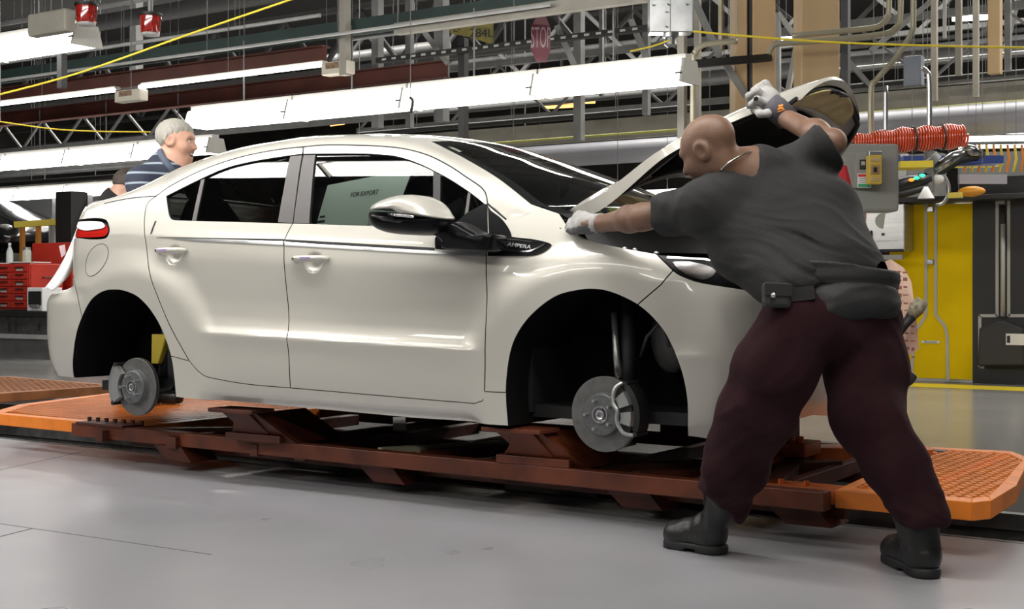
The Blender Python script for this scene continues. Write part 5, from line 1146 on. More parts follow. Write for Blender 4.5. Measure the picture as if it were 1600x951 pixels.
# cords
def cord(name,label,P,r,m,cat='cord',n=8): return tag(MB().tube(spline([tuple(p) for p in P],n),r,6).build(name,m,smooth=True),label,cat)
cord('cord','yellow pull cord slanting across the top left',[atd(-30,155,9),atd(120,115,8.8),atd(300,52,8.6),atd(470,-6,8.4)],.007,M_yel)
cord('cord','yellow cord sagging above the lower lamp row',[atd(0,190,12),atd(80,201,12),atd(150,205,12),atd(235,206,12)],.007,M_yel)
cord('cord','yellow cord stretched from the aluminium box to the right edge',[atd(1083,49,9),atd(1160,56,9),atd(1300,66,9),atd(1480,72,9),atd(1640,75,9)],.008,M_yel)
cord('cord','yellow cord from the box gland down to the lamp row',[atd(1048,62,9),atd(1020,72,9.05),atd(985,80,9.1)],.006,M_yel)
cord('cord','short black cord hanging under the bright lamp row',[atd(640,152,10.2),atd(645,158,10.2),atd(642,176,10.2)],.012,M_black)
# aluminium junction box
p0,p1=atd(1015,50,9.2),atd(1083,-12,9.2)
t=thing('junction_box','aluminium junction box with bolts hanging at top centre','box',(p0.x,p0.y,p0.z))
ax_=Vector((p1.x-p0.x,p1.y-p0.y,0)); nrm=Vector((ax_.y,-ax_.x,0)).normalized()
MB().prism([p0,p0+ax_,p0+ax_+Vector((0,0,p1.z-p0.z)),p0+Vector((0,0,p1.z-p0.z))],-nrm*.14).build('body',M_galv,t,bevel=.006)
for px,py in ((1022,5),(1046,4),(1043,16),(1043,39),(1075,4)):
    q=atd(px,py,9.18); MB().cyl(q,q+nrm*.012,.013,n=8).build('bolt',M_galv,t)
q=atd(1048,52,9.25); MB().lathe([(.055,.0),(.055,-.03),(.04,-.035),(.045,-.08),(.02,-.1)],q,(0,0,1),12).build('gland',M_galv,t,auto=30)
# stop paddle and yellow bay sign
M_stop=mat('stop_red',(.12,.028,.04),.3); M_let=mat('sign_letters',(.28,.2,.22),.5)
d=11.2; P=[atd(px,py,d) for px,py in ((838,26),(853,26),(860,42),(860,78),(853,97),(838,97),(830,78),(830,42))]
t=thing('stop_paddle','dull red STOP paddle hanging above the lamp row','sign',(P[0].x,P[0].y,P[4].z))
MB().prism(P,(Fx*.02,Fy*.02,0)).build('plate',M_stop,t)
text('STOP','lettering',.155,planeM(atd(845,60,d-.01),(Rx,Ry,0),(0,0,1))@Matrix.Diagonal((.45,1.6,1,1)),M_let,t)
d=12.2; P=[atd(px,py,d) for px,py in ((700,38),(771,35),(771,70),(735,58),(704,52))]
t=thing('bay_sign','dim yellow bay sign with black numbers at top centre','sign',(P[0].x,P[0].y,P[2].z))
MB().prism(P,(Fx*.01,Fy*.01,0)).build('plate',mat('bay_yellow',(.22,.19,.045),.6,var=.3,vs=20),t)
text('284L','lettering',.11,planeM(atd(752,52,d-.01),(Rx,Ry,0),(0,0,1)),M_black,t); text('L-','lettering',.09,planeM(atd(714,45,d-.01),(Rx,Ry,0),(0,0,1)),M_black,t)
# lattice trusses: chords and zigzag webs
def truss(label,px,py,z,pa,pb,h,m,bay=1.1,group='roof trusses',r=.03):
    y,x0,x1=runx(px,py,z,pa,pb); t=thing('roof_truss',label,'truss',(x0,y,z),group)
    MB().box(x0,x1,y-.05,y+.05,z,z+.07).build('bottom_chord',m,t); MB().box(x0,x1,y-.05,y+.05,z+h,z+h+.08).build('top_chord',m,t)
    n=max(2,int((x1-x0)/bay)); s=(x1-x0)/n
    for i in range(n):
        a,b,c=x0+s*i,x0+s*(i+.5),x0+s*(i+1)
        MB().bar((a,y,z+.04),(b,y,z+h),r,r).build('web_bar',m,t); MB().bar((b,y,z+h),(c,y,z+.04),r,r).build('web_bar',m,t)
    return t
M_tr=mat('truss_paint',(.24,.24,.235),.5,var=.3,vs=5); M_trd=mat('truss_dark',(.10,.10,.10),.6)
truss('grey roof truss behind the car roof and the bright lamp row','',0,0,0,0,0,0) if False else None
truss('pale lattice truss seen just above the car roof at left',400,205,3.0,-80,640,.45,M_tr,.9)
truss('pale lattice truss right of the bright lamp row end',1000,172,3.2,560,1700,.75,M_tr,1.5)
truss('grey roof truss across the upper middle',900,110,4.6,500,1700,1.1,M_tr,2.2,r=.06)
truss('dark roof truss high across the top left',300,140,4.2,-200,900,.9,M_trd,1.4,r=.06)
truss('dark roof truss high across the right',1400,70,5.6,900,1800,1.3,M_tr,2.6,r=.07)
truss('dark roof truss far across the left',200,190,5.2,-300,700,1.2,M_trd,1.8,r=.07)
# long services across the middle
beamx('steel_beam','cream crane beam behind the windshield, left of the raised hood','beam',900,222,2.85,420,1310,.1,.26,M_cream)
pipex('pipe','yellow green gas line along the bottom of the cream crane beam','pipe',1000,207,2.80,420,1305,.014,mat('gas_line',(.45,.46,.10),.5))
beamx('steel_beam','cream crane beam at the right behind the conduits','beam',1460,166,2.95,1315,2100,.1,.20,M_cream)
pipex('pipe','yellow green gas line along the cream beam at right','pipe',1460,168,2.92,1315,2100,.014,bpy.data.materials['gas_line'])
M_duct=mat('duct_lavender',(.34,.34,.38),.5,.1,var=.12,vs=3)
pipex('duct','big grey duct behind the windshield and the raised hood','duct',930,240,2.72,480,1312,.15,M_duct)
pipex('duct','big grey duct crossing the right side behind the conduits','duct',1460,192,2.75,1315,2200,.17,M_duct)
pipex('pipe','slim bright pipe below the grey duct at right','pipe',1460,210,2.65,1315,1800,.03,M_galv)
pipex('pipe','slim dark pipe above the grey duct behind the windshield','pipe',900,182,3.1,560,1080,.035,M_black)
pipex('duct','long grey duct high at the upper right','duct',1300,100,4.4,1080,1800,.16,M_grey)
pipex('pipe','dark rail across the right above the cream beam','pipe',1460,124,3.2,1310,1800,.03,M_black)
pipex('pipe','pale pipe across the top right','pipe',1400,100,3.5,1310,1800,.02,M_lgrey)
for i,(px,py,z,pa,pb,r,m) in enumerate(((200,215,4.4,-100,500,.05,M_trd),(150,262,3.0,-100,230,.06,M_grey),(120,280,2.6,-100,220,.04,M_black),(300,120,4.8,-60,700,.09,M_grey),(250,20,4.2,-60,600,.1,M_trd),(700,140,4.4,520,1060,.07,M_trd),(750,95,5.0,520,1060,.06,M_grey),(850,160,3.7,560,1060,.05,M_trd))):
    pipex('pipe',['faint dark pipe above the lower lamp row','grey pipe under the lower lamp row','dark rail above the distant lamp row','thick grey pipe between the two red beams','thick dark pipe behind the beacon lamps','dark pipe behind the bright lamp row','grey pipe beside the STOP paddle','dark pipe just above the bright lamp row'][i],'pipe',px,py,z,pa,pb,r,m)
for i,(px,d,w,y1) in enumerate(((590,14,.09,200),(640,15,.07,200),(690,14.5,.12,190),(1010,15,.07,180),(905,16,.1,220),(940,17,.05,150),(1090,12,.05,190),(1066,11,.06,250))):
    vbar('hanger',['grey strut above the car roof left of the slim post','thin grey strut above the car roof','wide grey strut behind the bay sign','thin strut near the aluminium box','grey strut behind the STOP paddle','thin strut right of the STOP paddle','thin beige strut right of the aluminium box','beige strut below the end of the bright lamp row'][i],'hanger',px,-80,y1,d,w,M_cream if i>5 else M_tr)
for i,(a,b,d) in enumerate((((1085,0),(1125,90),11),((1128,90),(1165,150),11),((985,30),(1010,90),12),((870,40),(905,120),12),((640,20),(700,100),13),((560,180),(600,110),14))):
    tag(MB().bar(atd(*a,d),atd(*b,d),.05,.05).build('brace',M_tr),['slanting brace right of the aluminium box','lower slanting brace right of the aluminium box','slanting brace left of the aluminium box','slanting brace right of the STOP paddle','slanting brace left of the bay sign','slanting brace above the car roof'][i],'brace')
# orange lit spots of a far line
M_warm=mat('warm_glow',(1,.45,.12),.5,emit=2.5)
for i,(a,b,y) in enumerate(((822,930,162),(850,905,168),(516,538,195),(835,925,154))):
    d=24+.5*i; p,q=atd(a,y,d),atd(b,y-3,d); tag(MB().bar(p,q,.06,.05).build('strip_lamp',M_warm),['long warm orange strip lamp far behind the bright row','short warm orange strip lamp far behind the bright row','warm orange strip lamp just above the car roof','upper warm orange strip lamp far behind the bright row'][i],'lamp','warm lamps of a far line')
# ---------------------------------------------------------------- left background
M_tool=mat('tool_red',(.50,.035,.02),.4,coat=.4,var=.15,vs=5)
def frontbox(pa,pb,ya,yb,y): # box front on plane y: returns x0,x1,z0,z1
    return xs(pa,y),xs(pb,y),aty((pa+pb)/2,yb,y).z,aty((pa+pb)/2,ya,y).z
yb=6.8
t=thing('conveyor_bench','long low grey conveyor bench under the red tool chest','bench',(-14,yb,0))
zt=aty(40,486,yb).z
MB().box(-20,xs(78,yb),yb-.05,yb+1.0,zt-.07,zt).build('bench_top',M_black,t); MB().box(-20,xs(76,yb),yb,yb+.05,.33,zt-.07).build('apron',M_steel,t)
MB().box(-20,xs(76,yb),yb-.02,yb+.06,.27,.33).build('rail',M_lgrey,t); MB().box(-20,xs(76,yb),yb+.05,yb+.1,.0,.27).build('kick_panel',M_grey,t)
for px in (14,24,60): a=aty(px,505,yb-.02); MB().cyl(a,a+Vector((0,0,-.10)),.015,n=6).build('hook',M_black,t)
def chest(label,pa,pb,ya,yb_,y,depth,rows,cols,px_side=None):
    x0,x1,z0,z1=frontbox(pa,pb,ya,yb_,y)
    t=thing('tool_chest',label,'tool chest',((x0+x1)/2,y,z0)); MB().box(x0,x1,y,y+depth,z0,z1).build('body',M_tool,t,bevel=.008)
    w=(x1-x0-.03)/cols; h=(z1-z0-.04)/rows
    for c in range(cols):
        for r in range(rows):
            a=x0+.015+w*c; b=z0+.02+h*r
            f=MB().box(a+.008,a+w-.008,y-.018,y,b+.006,b+h-.006).build('drawer',M_tool,t,bevel=.003)
            MB().box(a+w*.25,a+w*.75,y-.035,y-.018,b+h*.62,b+h*.74).build('drawer_handle',M_black,f)
            if (r+c)%2: MB().box(a+w*.3,a+w*.7,y-.02,y-.0185,b+h*.2,b+h*.5).build('drawer_label',M_lgrey,f)
    return t,x0,x1,z0,z1
c1,x0,x1,z0,z1=chest('red tool chest with columns of small drawers on the grey bench',-30,46,412,483,7.0,.55,6,3)
MB().box(x1,x1+.012,7.02,7.53,z0+.03,z1-.03).build('side_panel',M_tool,c1)
for zz in (.35,.7): MB().tube([(x1+.012,7.2,z0+(z1-z0)*zz),(x1+.05,7.2,z0+(z1-z0)*zz),(x1+.05,7.36,z0+(z1-z0)*zz),(x1+.012,7.36,z0+(z1-z0)*zz)],.01,6).build('side_handle',M_black,c1)
t=thing('tool_cabinet','plain red cabinet with a dark pull behind the drawer chest','cabinet',(xs(75,7.7),7.7,zt))
x0b,x1b,z0b,z1b=frontbox(50,112,379,484,7.7); MB().box(x0b,x1b,7.7,8.3,z0b,z1b).build('body',M_tool,t,bevel=.01); MB().box(x0b+.25,x0b+.45,7.67,7.7,z1b-.5,z1b-.45).build('pull',M_black,t)
pap=mat('paper',(.78,.78,.76),.7)
def flat(label,pa,pb,py,y,dy,name='paper_sheet',m=pap,rz=0,cat='paper',group='papers on the chest'):
    a=aty(pa,py,y); b=aty(pb,py,y); return tag(MB().obox(((a.x+b.x)/2,y+dy/2,a.z),(b.x-a.x,dy,.01),Matrix.Rotation(rz,3,'Z')).build(name,m),label,cat,group)
zc=z1
for i,(pa,pb) in enumerate(((8,34),(30,62))):
    xa,xb=xs(pa,7.2),xs(pb,7.2); tag(MB().obox(((xa+xb)/2,7.2,zc+.008+.012*i),(xb-xa,.35,.012),Matrix.Rotation(.2*i,3,'Z')).build('paper_sheet',pap),['white papers by the bottle on the chest','white papers curling over the chest corner'][i],'paper','papers on the chest')
p=Vector((xs(18,7.15),7.12,zc+.012))
t=thing('bottle','clear plastic bottle standing on the drawer chest','bottle',p)
MB().lathe([(0,0),(.045,0),(.048,.05),(.045,.16),(.018,.23),(.018,.25)],p,(0,0,1),16).build('body',mat('bottle_clear',(.55,.58,.56),.15,coat=.5),t,True); MB().cyl(p+Vector((0,0,.25)),p+Vector((0,0,.28)),.02,n=12).build('cap',M_white,t)
p=Vector((xs(74,7.25),7.25,zc+.01)); t=thing('glass_jar','silver lidded glass jar of small parts by the red cabinet','jar',(xs(55,7.3),7.3,zc))
q=Vector((xs(42,7.3),7.3,zc)); t.location=q; ORG[t.name]=q
MB().lathe([(0,0),(.06,0),(.06,.18),(.05,.2)],q,(0,0,1),16).build('body',mat('jar_grey',(.42,.42,.36),.2),t,True); MB().lathe([(.055,.2),(.055,.235),(0,.236)],q,(0,0,1),16).build('lid',M_galv,t,auto=30)
x0p,x1p,z0p,z1p=frontbox(49,73,449,484,6.95); t=thing('label_printer','small white printer on the bench beside the red chest','printer',((x0p+x1p)/2,6.95,zt))
MB().box(x0p,x1p,6.88,7.2,zt,z1p).build('body',M_white,t,bevel=.01); MB().box(x0p+.04,x1p-.02,6.87,6.88,zt+.08,z1p-.05).build('front',M_dark,t); MB().box(x0p+.1,x1p-.05,6.84,6.88,zt+.05,zt+.09).build('paper_tray',M_grey,t)
# black car far behind on its own carrier
p=atd(-22,345,22)
t=thing('car','black car far behind on a yellow lift frame, seen at the left edge','car',(p.x,p.y,p.z-.35))
def lens(c,L,H,Wd,name,m,par): return MB().ell(c,(L,Wd,H)).build(name,m,par,True)
M_bcar=mat('black_car_paint',(.012,.012,.014),.2,coat=1)
dx=Vector((1,0,0))
V=MB(); sec=[]
for i,(x,h,w) in enumerate(((-2.2,.25,.6),(-1.6,.42,.75),(-.9,.72,.78),(-.1,.80,.78),(.5,.62,.8),(1.1,.42,.82),(1.5,.30,.75),(1.62,.1,.6))):
    sec.append([(p.x+x,p.y+w*s_,p.z-.35+hh*h) for s_,hh in ((-1,-.2),(-1.05,.35),(-.8,.75),(-.45,1),(.45,1),(.8,.75),(1.05,.35),(1,-.2))])
V.grid(sec); V.add(sec[-1],[tuple(range(8))]); V.add(sec[0],[tuple(range(8))[::-1]])
V.build('body',M_bcar,t,True,sub=2)
lens(p+Vector((1.35,-.62,-.16)),.16,.05,.08,'headlamp',mat('far_headlamp',(.8,.8,.8),.1,.5),t)
MB().box(p.x-1.0,p.x+.4,p.y-.82,p.y-.78,p.z-.12,p.z+.1).build('side_window',M_gloss,t,bevel=.05)
t=thing('lift_frame','yellow lift frame under the black car far behind','frame',(p.x,p.y,0))
a,b=atd(24,351,20.3),atd(101,346,20.3); MB().bar(a,b,.12,.09).build('beam',mat('frame_yellow',(.75,.60,.05),.5),t)
for px in (35,60): q=atd(px,350,20.3); MB().box(q.x-.03,q.x+.03,q.y-.03,q.y+.03,0,q.z).build('post',mat('frame_orange',(.6,.25,.04),.5),t)
for px in (80,86): q=atd(px,350,20.3); MB().box(q.x-.02,q.x+.02,q.y-.03,q.y+.03,0,q.z).build('post',M_lgrey,t)
# dark columns and cabinets behind
for i,(px,w,d,top,m) in enumerate(((112,.35,20,300,M_black),(98,.14,22,300,M_steel),(126,.2,21,300,M_trd),(58,.9,23.5,372,mat('far_cabinet',(.20,.20,.17),.7)),(8,.8,25,380,M_trd))):
    a=atd(px,top,d); t=MB().box(a.x-w/2,a.x+w/2,a.y-.15,a.y+.15,0,a.z).build('machine_column' if i<3 else 'machine_cabinet',m)
    tag(t,['wide black machine column left of the tail lamp','slim steel machine column left of the tail lamp','dark machine column just behind the tail lamp','grey machine cabinet below the yellow lift frame','dark machine cabinet at the left edge'][i],'machine')
tag(MB().box(atd(45,330,24).x-3,atd(45,330,24).x+2.6,atd(45,330,24).y,atd(45,330,24).y+.3,1.6,2.6).build('conveyor_guard',M_trd),'dark conveyor guard behind the black car','guard')
# ---------------------------------------------------------------- right background
# tan duct columns
for i,(pa,pb,d,m) in enumerate(((1149,1168,11,M_tanc),(1176,1212,11,M_tanc),(1252,1312,10.6,M_tanc))):
    a,b=atd(pa,100,d),atd(pb,100,d); n=Vector((Fx,Fy,0))*.3; 
    tag(MB().prism([(a.x,a.y,0),(b.x,b.y,0),(b.x,b.y,5),(a.x,a.y,5)],n).build('panel_column',m,bevel=.01),['narrow tan column at left behind the raised glove','tan column right behind the raised glove','wide tan column behind the raised hood'][i],'column')
vbar('post','black steel channel between the two tan columns','post',1172,-80,330,11.05,.05,M_black)
vbar('post','tall black post right of the wide tan column','post',1321,-80,330,10.5,.06,M_black)
tag(MB().bar(atd(1072,101,10.6),atd(1203,90,10.9),.06,.06).build('cross_bar',M_black),'black cross bar in front of the narrow tan columns','bar')
# conduits
def conduit(label,pts,d,r=.022,m=M_conduit):
    P=[atd(x,y,d) for x,y in pts]; return tag(MB().tube(spline([tuple(p) for p in P],5),r,8).build('conduit',m,smooth=True),label,'conduit','bent conduits at upper right')
conduit('beige conduit bending up left of the tan columns',[(1082,260),(1083,100),(1085,84),(1096,72),(1112,68),(1152,64)],10.2)
conduit('upper beige conduit turning up at top right',[(1238,56),(1300,50),(1360,44),(1378,38),(1387,26),(1389,10),(1389,-30)],10.2)
conduit('lower beige conduit turning up at top right',[(1201,84),(1206,74),(1220,68),(1300,62),(1380,53),(1398,45),(1406,30),(1408,-30)],10.1)
conduit('long beige conduit running down to the grey panel',[(1427,-30),(1427,30),(1424,52),(1400,90),(1368,126),(1361,142),(1361,240)],10.0)
conduit('galvanised conduit right of the yellow switch',[(1384,134),(1384,220),(1387,295)],9.9,.018,M_galv)
conduit('galvanised conduit rising behind the coil hose',[(1440,106),(1448,112),(1452,130),(1452,245)],9.9,.02,M_galv)
for i,(px,y1,d,w,m) in enumerate(((1460,158,12,.05,M_cream),(1498,118,14,.06,M_cream),(1525,152,12.5,.05,M_cream),(1555,116,13,.11,M_tanc),(1476,60,13,.03,M_lgrey),(1575,110,14,.06,M_tr),(1126,80,11,.03,M_conduit))):
    vbar('hanger',['cream strut at right above the coil hose','slim cream strut behind the far lamp','cream strut right of the far lamp','wide wooden post at top right','thin pale strut beside the far lamp','grey strut at the far top right','thin beige strut left of the tan columns'][i],'hanger',px,-80,y1,d,w,m)
for i,(a,b,d) in enumerate((((1215,20),(1253,70),15),((1216,20),(1216,160),15),((1245,70),(1228,160),15),((1325,95),(1360,135),15),((1360,80),(1470,-10),14),((1568,90),(1590,0),15))):
    tag(MB().bar(atd(*a,d),atd(*b,d),.05,.05).build('brace',M_lgrey if i<3 else M_tr),['pale slanting brace between the tan columns','pale upright brace between the tan columns','pale leaning brace between the tan columns','grey brace right of the black post','long grey brace at top right','grey brace at the far top right'][i],'brace')
p=atd(1428,112,10.6); tag(MB().obox(p,(.14,.1,.24)).build('switch_box',mat('blue_grey_box',(.16,.19,.24),.4),bevel=.01),'blue grey switch box on the conduits','box')
for i,(a,b,y,d) in enumerate(((1489,1544,28,18),(1211,1246,61,20))):
    p,q=atd(a,y+1,d),atd(b,y-1,d); tag(MB().bar(p,q,.09,.06).build('far_lamp',M_far),['far white lamp at top right among the struts','far white lamp between the tan columns'][i],'lamp')
# far lamp rows behind the coil hose and seen through the windscreen
for i,(a,b,y,d,h) in enumerate(((1500,1640,222,15,.13),(1500,1640,206,16,.05),(760,880,302,22,.14),(1010,1075,300,17,.06),(1535,1640,318,14,.10),(1495,1530,325,14,.1))):
    p,q=atd(a,y+1,d),atd(b,y-2,d); tag(MB().bar(p,q,.1,h).build('far_lamp',M_far),['broad white lamp row behind the coil hose at right','thin white lamp row above the broad one at right','white lamp row seen through the windshield','white lamp seen under the raised hood','low white lamp behind the tool board','short low white lamp behind the tool board'][i],'lamp')
for i in range(9):
    px=1508+11*i; c=['orange','yellow'][i%2]
    m=bpy.data.materials.get('drop_'+c) or mat('drop_'+c,(.75,.25,.03) if i%2==0 else (.7,.55,.05),.5)
    p=atd(px,226,14); tag(MB().tube([p,p+Vector((.02,0,-.15)),p+Vector((-.01,0,-.28))],.014,6).build('hose_drop',m),['orange','yellow'][i%2]+' hose drop below the broad lamp row, number %s from the left'%NUM[i],'hose','hose drops behind the coil hose')
for i in range(10):
    px=778+9*i; c=['orange','yellow'][i%2]; p=atd(px,306,20); tag(MB().tube([p,p+Vector((.02,0,-.2)),p+Vector((-.01,0,-.42))],.018,6).build('hose_drop',bpy.data.materials['drop_'+c]),['orange','yellow'][i%2]+' hose drop seen through the windshield, number %s from the left'%NUM[i],'hose','hose drops seen through the windshield')
tag(MB().bar(atd(1500,224,14),atd(1640,222,14),.03,.03).build('air_line',M_galv),'thin rail carrying the coloured hose drops behind the coil hose','pipe'); tag(MB().bar(atd(770,305,20),atd(872,303,20),.04,.04).build('air_line',M_galv),'thin rail carrying the hose drops seen through the windshield','pipe')
# blue and yellow racks behind
for i,(a,b,y,d,h,c) in enumerate(((1330,1400,252,13,.09,(.03,.06,.22)),(1405,1560,252,13.6,.08,(.03,.06,.25)),(1400,1450,259,12.3,.06,(.75,.6,.05)),(1490,1560,256,14.2,.06,(.75,.6,.05)),(690,760,342,18,.10,(.55,.62,.08)),(930,1000,330,15,.06,(.5,.6,.1)))):
    p,q=atd(a,y,d),atd(b,y-1,d); tag(MB().bar(p,q,.3,h).build('rack_rail',mat('rack_%d'%i,c,.5)),['blue rack rail behind the grey panel','blue rack rail behind the coil hose','yellow rack rail left of the steel arm','yellow rack rail right of the steel arm','green yellow rail seen through the front window','green yellow rail seen through the windshield'][i],'rack')
for i,(px,d,w) in enumerate(((1445,16.2,.4),(1520,16.4,.3),(1585,16,.12),(1410,16.5,.1))):
    a=atd(px,240,d); tag(MB().box(a.x-w/2,a.x+w/2,a.y,a.y+.2,0,a.z).build('rack_column',[M_grey,M_tr,M_tanc,M_lgrey][i]),['wide grey rack column behind the steel arm','grey rack column right of the steel arm','wooden rack column at the right edge','pale rack column left of the steel arm'][i],'column')
tag(MB().bar(atd(1500,300,15.6),atd(1640,296,15.6),.1,.9).build('storage_rack',M_trd),'dark storage rack behind the tool board','panel')
# coiled hose
y0=5.0; a,b=atd(1330,224,9.9),atd(1507,212,9.9); L=b-a; d,s,u=frame(L)
pts=[]; N=44*14
for i in range(N+1):
    t=i/N; w=2*math.pi*44*t; r=.055+.028*min(1,t*2.2)+(.008*math.sin(t*31)); pts.append(a+L*t+(s*math.cos(w)+u*math.sin(w))*r)
M_coil=mat('coil_hose',(.75,.09,.03),.22,coat=.8)
t=thing('coil_hose','red orange coiled air hose strung in front of the lamp row at right','hose',a)
MB().tube(pts,.0095,5).build('coil',M_coil,t,True); MB().cyl(a-L*.15,b+L*.04,.012,n=8).build('hanging_rod',M_galv,t)
for k in (.55,.8): MB().tube([a+L*k+(s*math.cos(w)+u*math.sin(w))*.092 for w in [2*math.pi*i/20 for i in range(20)]],.008,5,True).build('strap',M_black,t)
# grey electrical panel with switch and yellow unit
dz=9.8
def fbox(pa,pb,ya,yb,d,dep,name,m,par,bev=.004):
    a,b=atd(pa,yb,d),atd(pb,ya,d); n=Vector((Fx,Fy,0))*dep; ex=Vector((Rx,Ry,0))*((b-a).dot(Vector((Rx,Ry,0))))
    return MB().prism([a,a+ex,a+ex+Vector((0,0,b.z-a.z)),a+Vector((0,0,b.z-a.z))],n).build(name,m,par,bevel=bev)
t=thing('electrical_panel','grey electrical enclosure behind the worker with a switch and stickers','panel',atd(1360,330,dz)); 
M_enc=mat('enclosure_grey',(.27,.27,.25),.5)
fbox(1308,1405,224,330,dz,.25,'body',M_enc,t,.02); fbox(1320,1362,238,294,dz-.03,.03,'door',M_enc,t)
fbox(1337,1361,241,293,dz-.07,.04,'switch_body',M_enc,t); fbox(1344,1354,249,264,dz-.085,.02,'switch_lever',M_dark,t); fbox(1346,1352,252,258,dz-.09,.01,'switch_mark',M_lgrey,t)
fbox(1340,1361,271,293,dz-.075,.004,'warning_sticker',M_white,t,0); fbox(1341,1360,272,276,dz-.078,.004,'sticker_band',mat('sticker_red',(.6,.03,.03),.5),t,0); fbox(1341,1360,287,292,dz-.078,.004,'sticker_band',mat('sticker_green',(.05,.4,.2),.5),t,0)
for k in range(3): fbox(1342,1358,278+3*k,279+3*k,dz-.078,.003,'print_line',M_grey,t,0)
t=thing('switch_unit','yellow control unit hanging on the beige conduit','switch',atd(1368,288,dz-.2))
fbox(1358,1378,242,287,dz-.2,.09,'body',mat('unit_yellow',(.60,.42,.06),.5),t); fbox(1361,1375,258,272,dz-.21,.02,'plate',mat('unit_tan',(.35,.22,.10),.5),t); fbox(1365,1371,261,269,dz-.215,.01,'button',M_dark,t); fbox(1361,1376,247,252,dz-.21,.01,'marking',M_tanc,t); fbox(1362,1374,277,283,dz-.21,.01,'marking',M_tanc,t); fbox(1358,1378,236,243,dz-.19,.08,'hub',M_galv,t)
# red stand
t=thing('red_stand','red sheet metal A-shaped stand right behind the worker','stand',atd(1318,420,8.6))
M_rst=mat('stand_red',(.48,.02,.03),.4)
P=[atd(px,py,8.6) for px,py in ((1290,258),(1320,258),(1326,335),(1290,335))]; MB().prism(P,(Fx*.02,Fy*.02,0)).build('front_sheet',M_rst,t)
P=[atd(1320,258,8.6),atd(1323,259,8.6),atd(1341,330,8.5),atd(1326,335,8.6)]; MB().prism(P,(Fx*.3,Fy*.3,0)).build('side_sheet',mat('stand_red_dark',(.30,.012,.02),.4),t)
fbox(1300,1326,336,420,8.7,.3,'base',M_rst,t); fbox(1326,1341,336,420,8.75,.3,'base',M_dark,t); fbox(1327,1336,420,677,8.75,.05,'leg',M_dark,t); fbox(1328,1334,345,368,8.7,.01,'marking',M_white,t,0); fbox(1337,1341,340,400,8.7,.02,'edge_strip',M_lgrey,t,0)
# tool board (yellow half, black half), steel dispenser
yB=9.14
def bx(pa,pb,za,zb,y0,y1,name,m,par,bev=0): return MB().box(xs(pa,yB),xs(pb,yB),y0,y1,za,zb).build(name,m,par,bevel=bev)
t=thing('tool_board','tall yellow and black cleaning tool board with grey outlines','board',(xs(1500,yB),yB,0))
M_by=mat('board_yellow',(.84,.58,.002),.6,var=.05,vs=5,spec=.1); M_bk=mat('board_black',(.022,.022,.024),.5); M_tape=mat('grey_tape',(.48,.47,.44),.5)
bx(1390,1520,.03,1.79,yB,yB+.06,'yellow_panel',M_by,t); bx(1520,1680,.0,1.84,yB-.01,yB+.06,'black_panel',M_bk,t); bx(1336,1390,.0,1.8,yB+.02,yB+.08,'black_panel',M_bk,t)
zb=lambda py:aty(1480,py,yB).z
def strip(P,y,name='outline_tape'):
    b=MB()
    for p,q in zip(P,P[1:]): b.bar(aty(*p,y),aty(*q,y),.004,.042,(0,0,1)) if False else b.bar(aty(*p,y),aty(*q,y),.03,.006,(0,1,0))
    return b.build(name,M_tape,t)
strip([(1447,317),(1447,490),(1444,497),(1432,515),(1428,530),(1424,590)],yB-.006); strip([(1462,317),(1462,490),(1466,497),(1476,508),(1480,525),(1481,593)],yB-.006)
yk=yB-.014
strip([(1558,312),(1558,494)],yk); strip([(1576,312),(1576,494)],yk); strip([(1558,493),(1531,493),(1531,573),(1538,573)],yk); strip([(1576,493),(1620,493),(1620,573)],yk)
for py in (327,409): a=aty(1454,py,yB-.02); MB().obox(a,(.06,.04,.05)).build('clip',M_galv,t,bevel=.004)
a=aty(1566,314,yB-.03); MB().obox(a,(.06,.05,.06)).build('clip',M_galv,t,bevel=.004)
a=aty(1454,534,yB-.006); MB().obox(a,(.18,.006,.025)).build('name_label',M_white,t); text('Place broom','label_print',.026,planeM(aty(1454,534,yB-.0125),(1,0,0),(0,0,1)),M_dark,t)
t=thing('dust_pan','black long-handled dust pan hanging on the black board','dust pan',aty(1566,570,yB-.05))
MB().tube([aty(1567,348,yB-.06),aty(1567,494,yB-.07)],.022,10).build('handle',M_tape,t,True); MB().tube([aty(1567,322,yB-.05),aty(1567,350,yB-.06)],.024,10).build('grip',M_dark,t,True)
MB().prism([aty(px,py,yB-.03) for px,py in ((1535,512),(1562,500),(1572,500),(1604,512),(1606,570),(1533,571))],(0,-.14,0)).build('pan',mat('pan_black',(.03,.03,.032),.45),t,bevel=.02)
a=aty(1586,530,yB-.175); MB().obox(a,(.17,.006,.11)).build('pan_label',M_white,t); MB().obox(a+Vector((-.06,-.004,0)),(.03,.004,.07)).build('label_mark',M_dark,t)
t=thing('towel_dispenser','brushed steel paper towel dispenser mounted left of the yellow board','dispenser',aty(1383,405,yB-.2))
M_brush=mat('brushed_steel',(.52,.52,.51),.34,.85,var=.15,vs=3,stretch=(1,1,12))
MB().box(xs(1348,yB-.3),xs(1414,yB-.3),yB-.3,yB,aty(1380,392,yB-.3).z,aty(1380,318,yB-.3).z).build('body',M_brush,t,bevel=.015)
MB().box(xs(1350,yB-.3),xs(1411,yB-.3),yB-.33,yB-.29,aty(1380,406,yB-.3).z,aty(1380,398,yB-.3).z).build('tray',M_lgrey,t,bevel=.008); MB().box(xs(1352,yB-.3),xs(1412,yB-.3),yB-.302,yB-.29,aty(1380,394,yB-.3).z,aty(1380,389,yB-.3).z).build('towel_slot',M_dark,t)
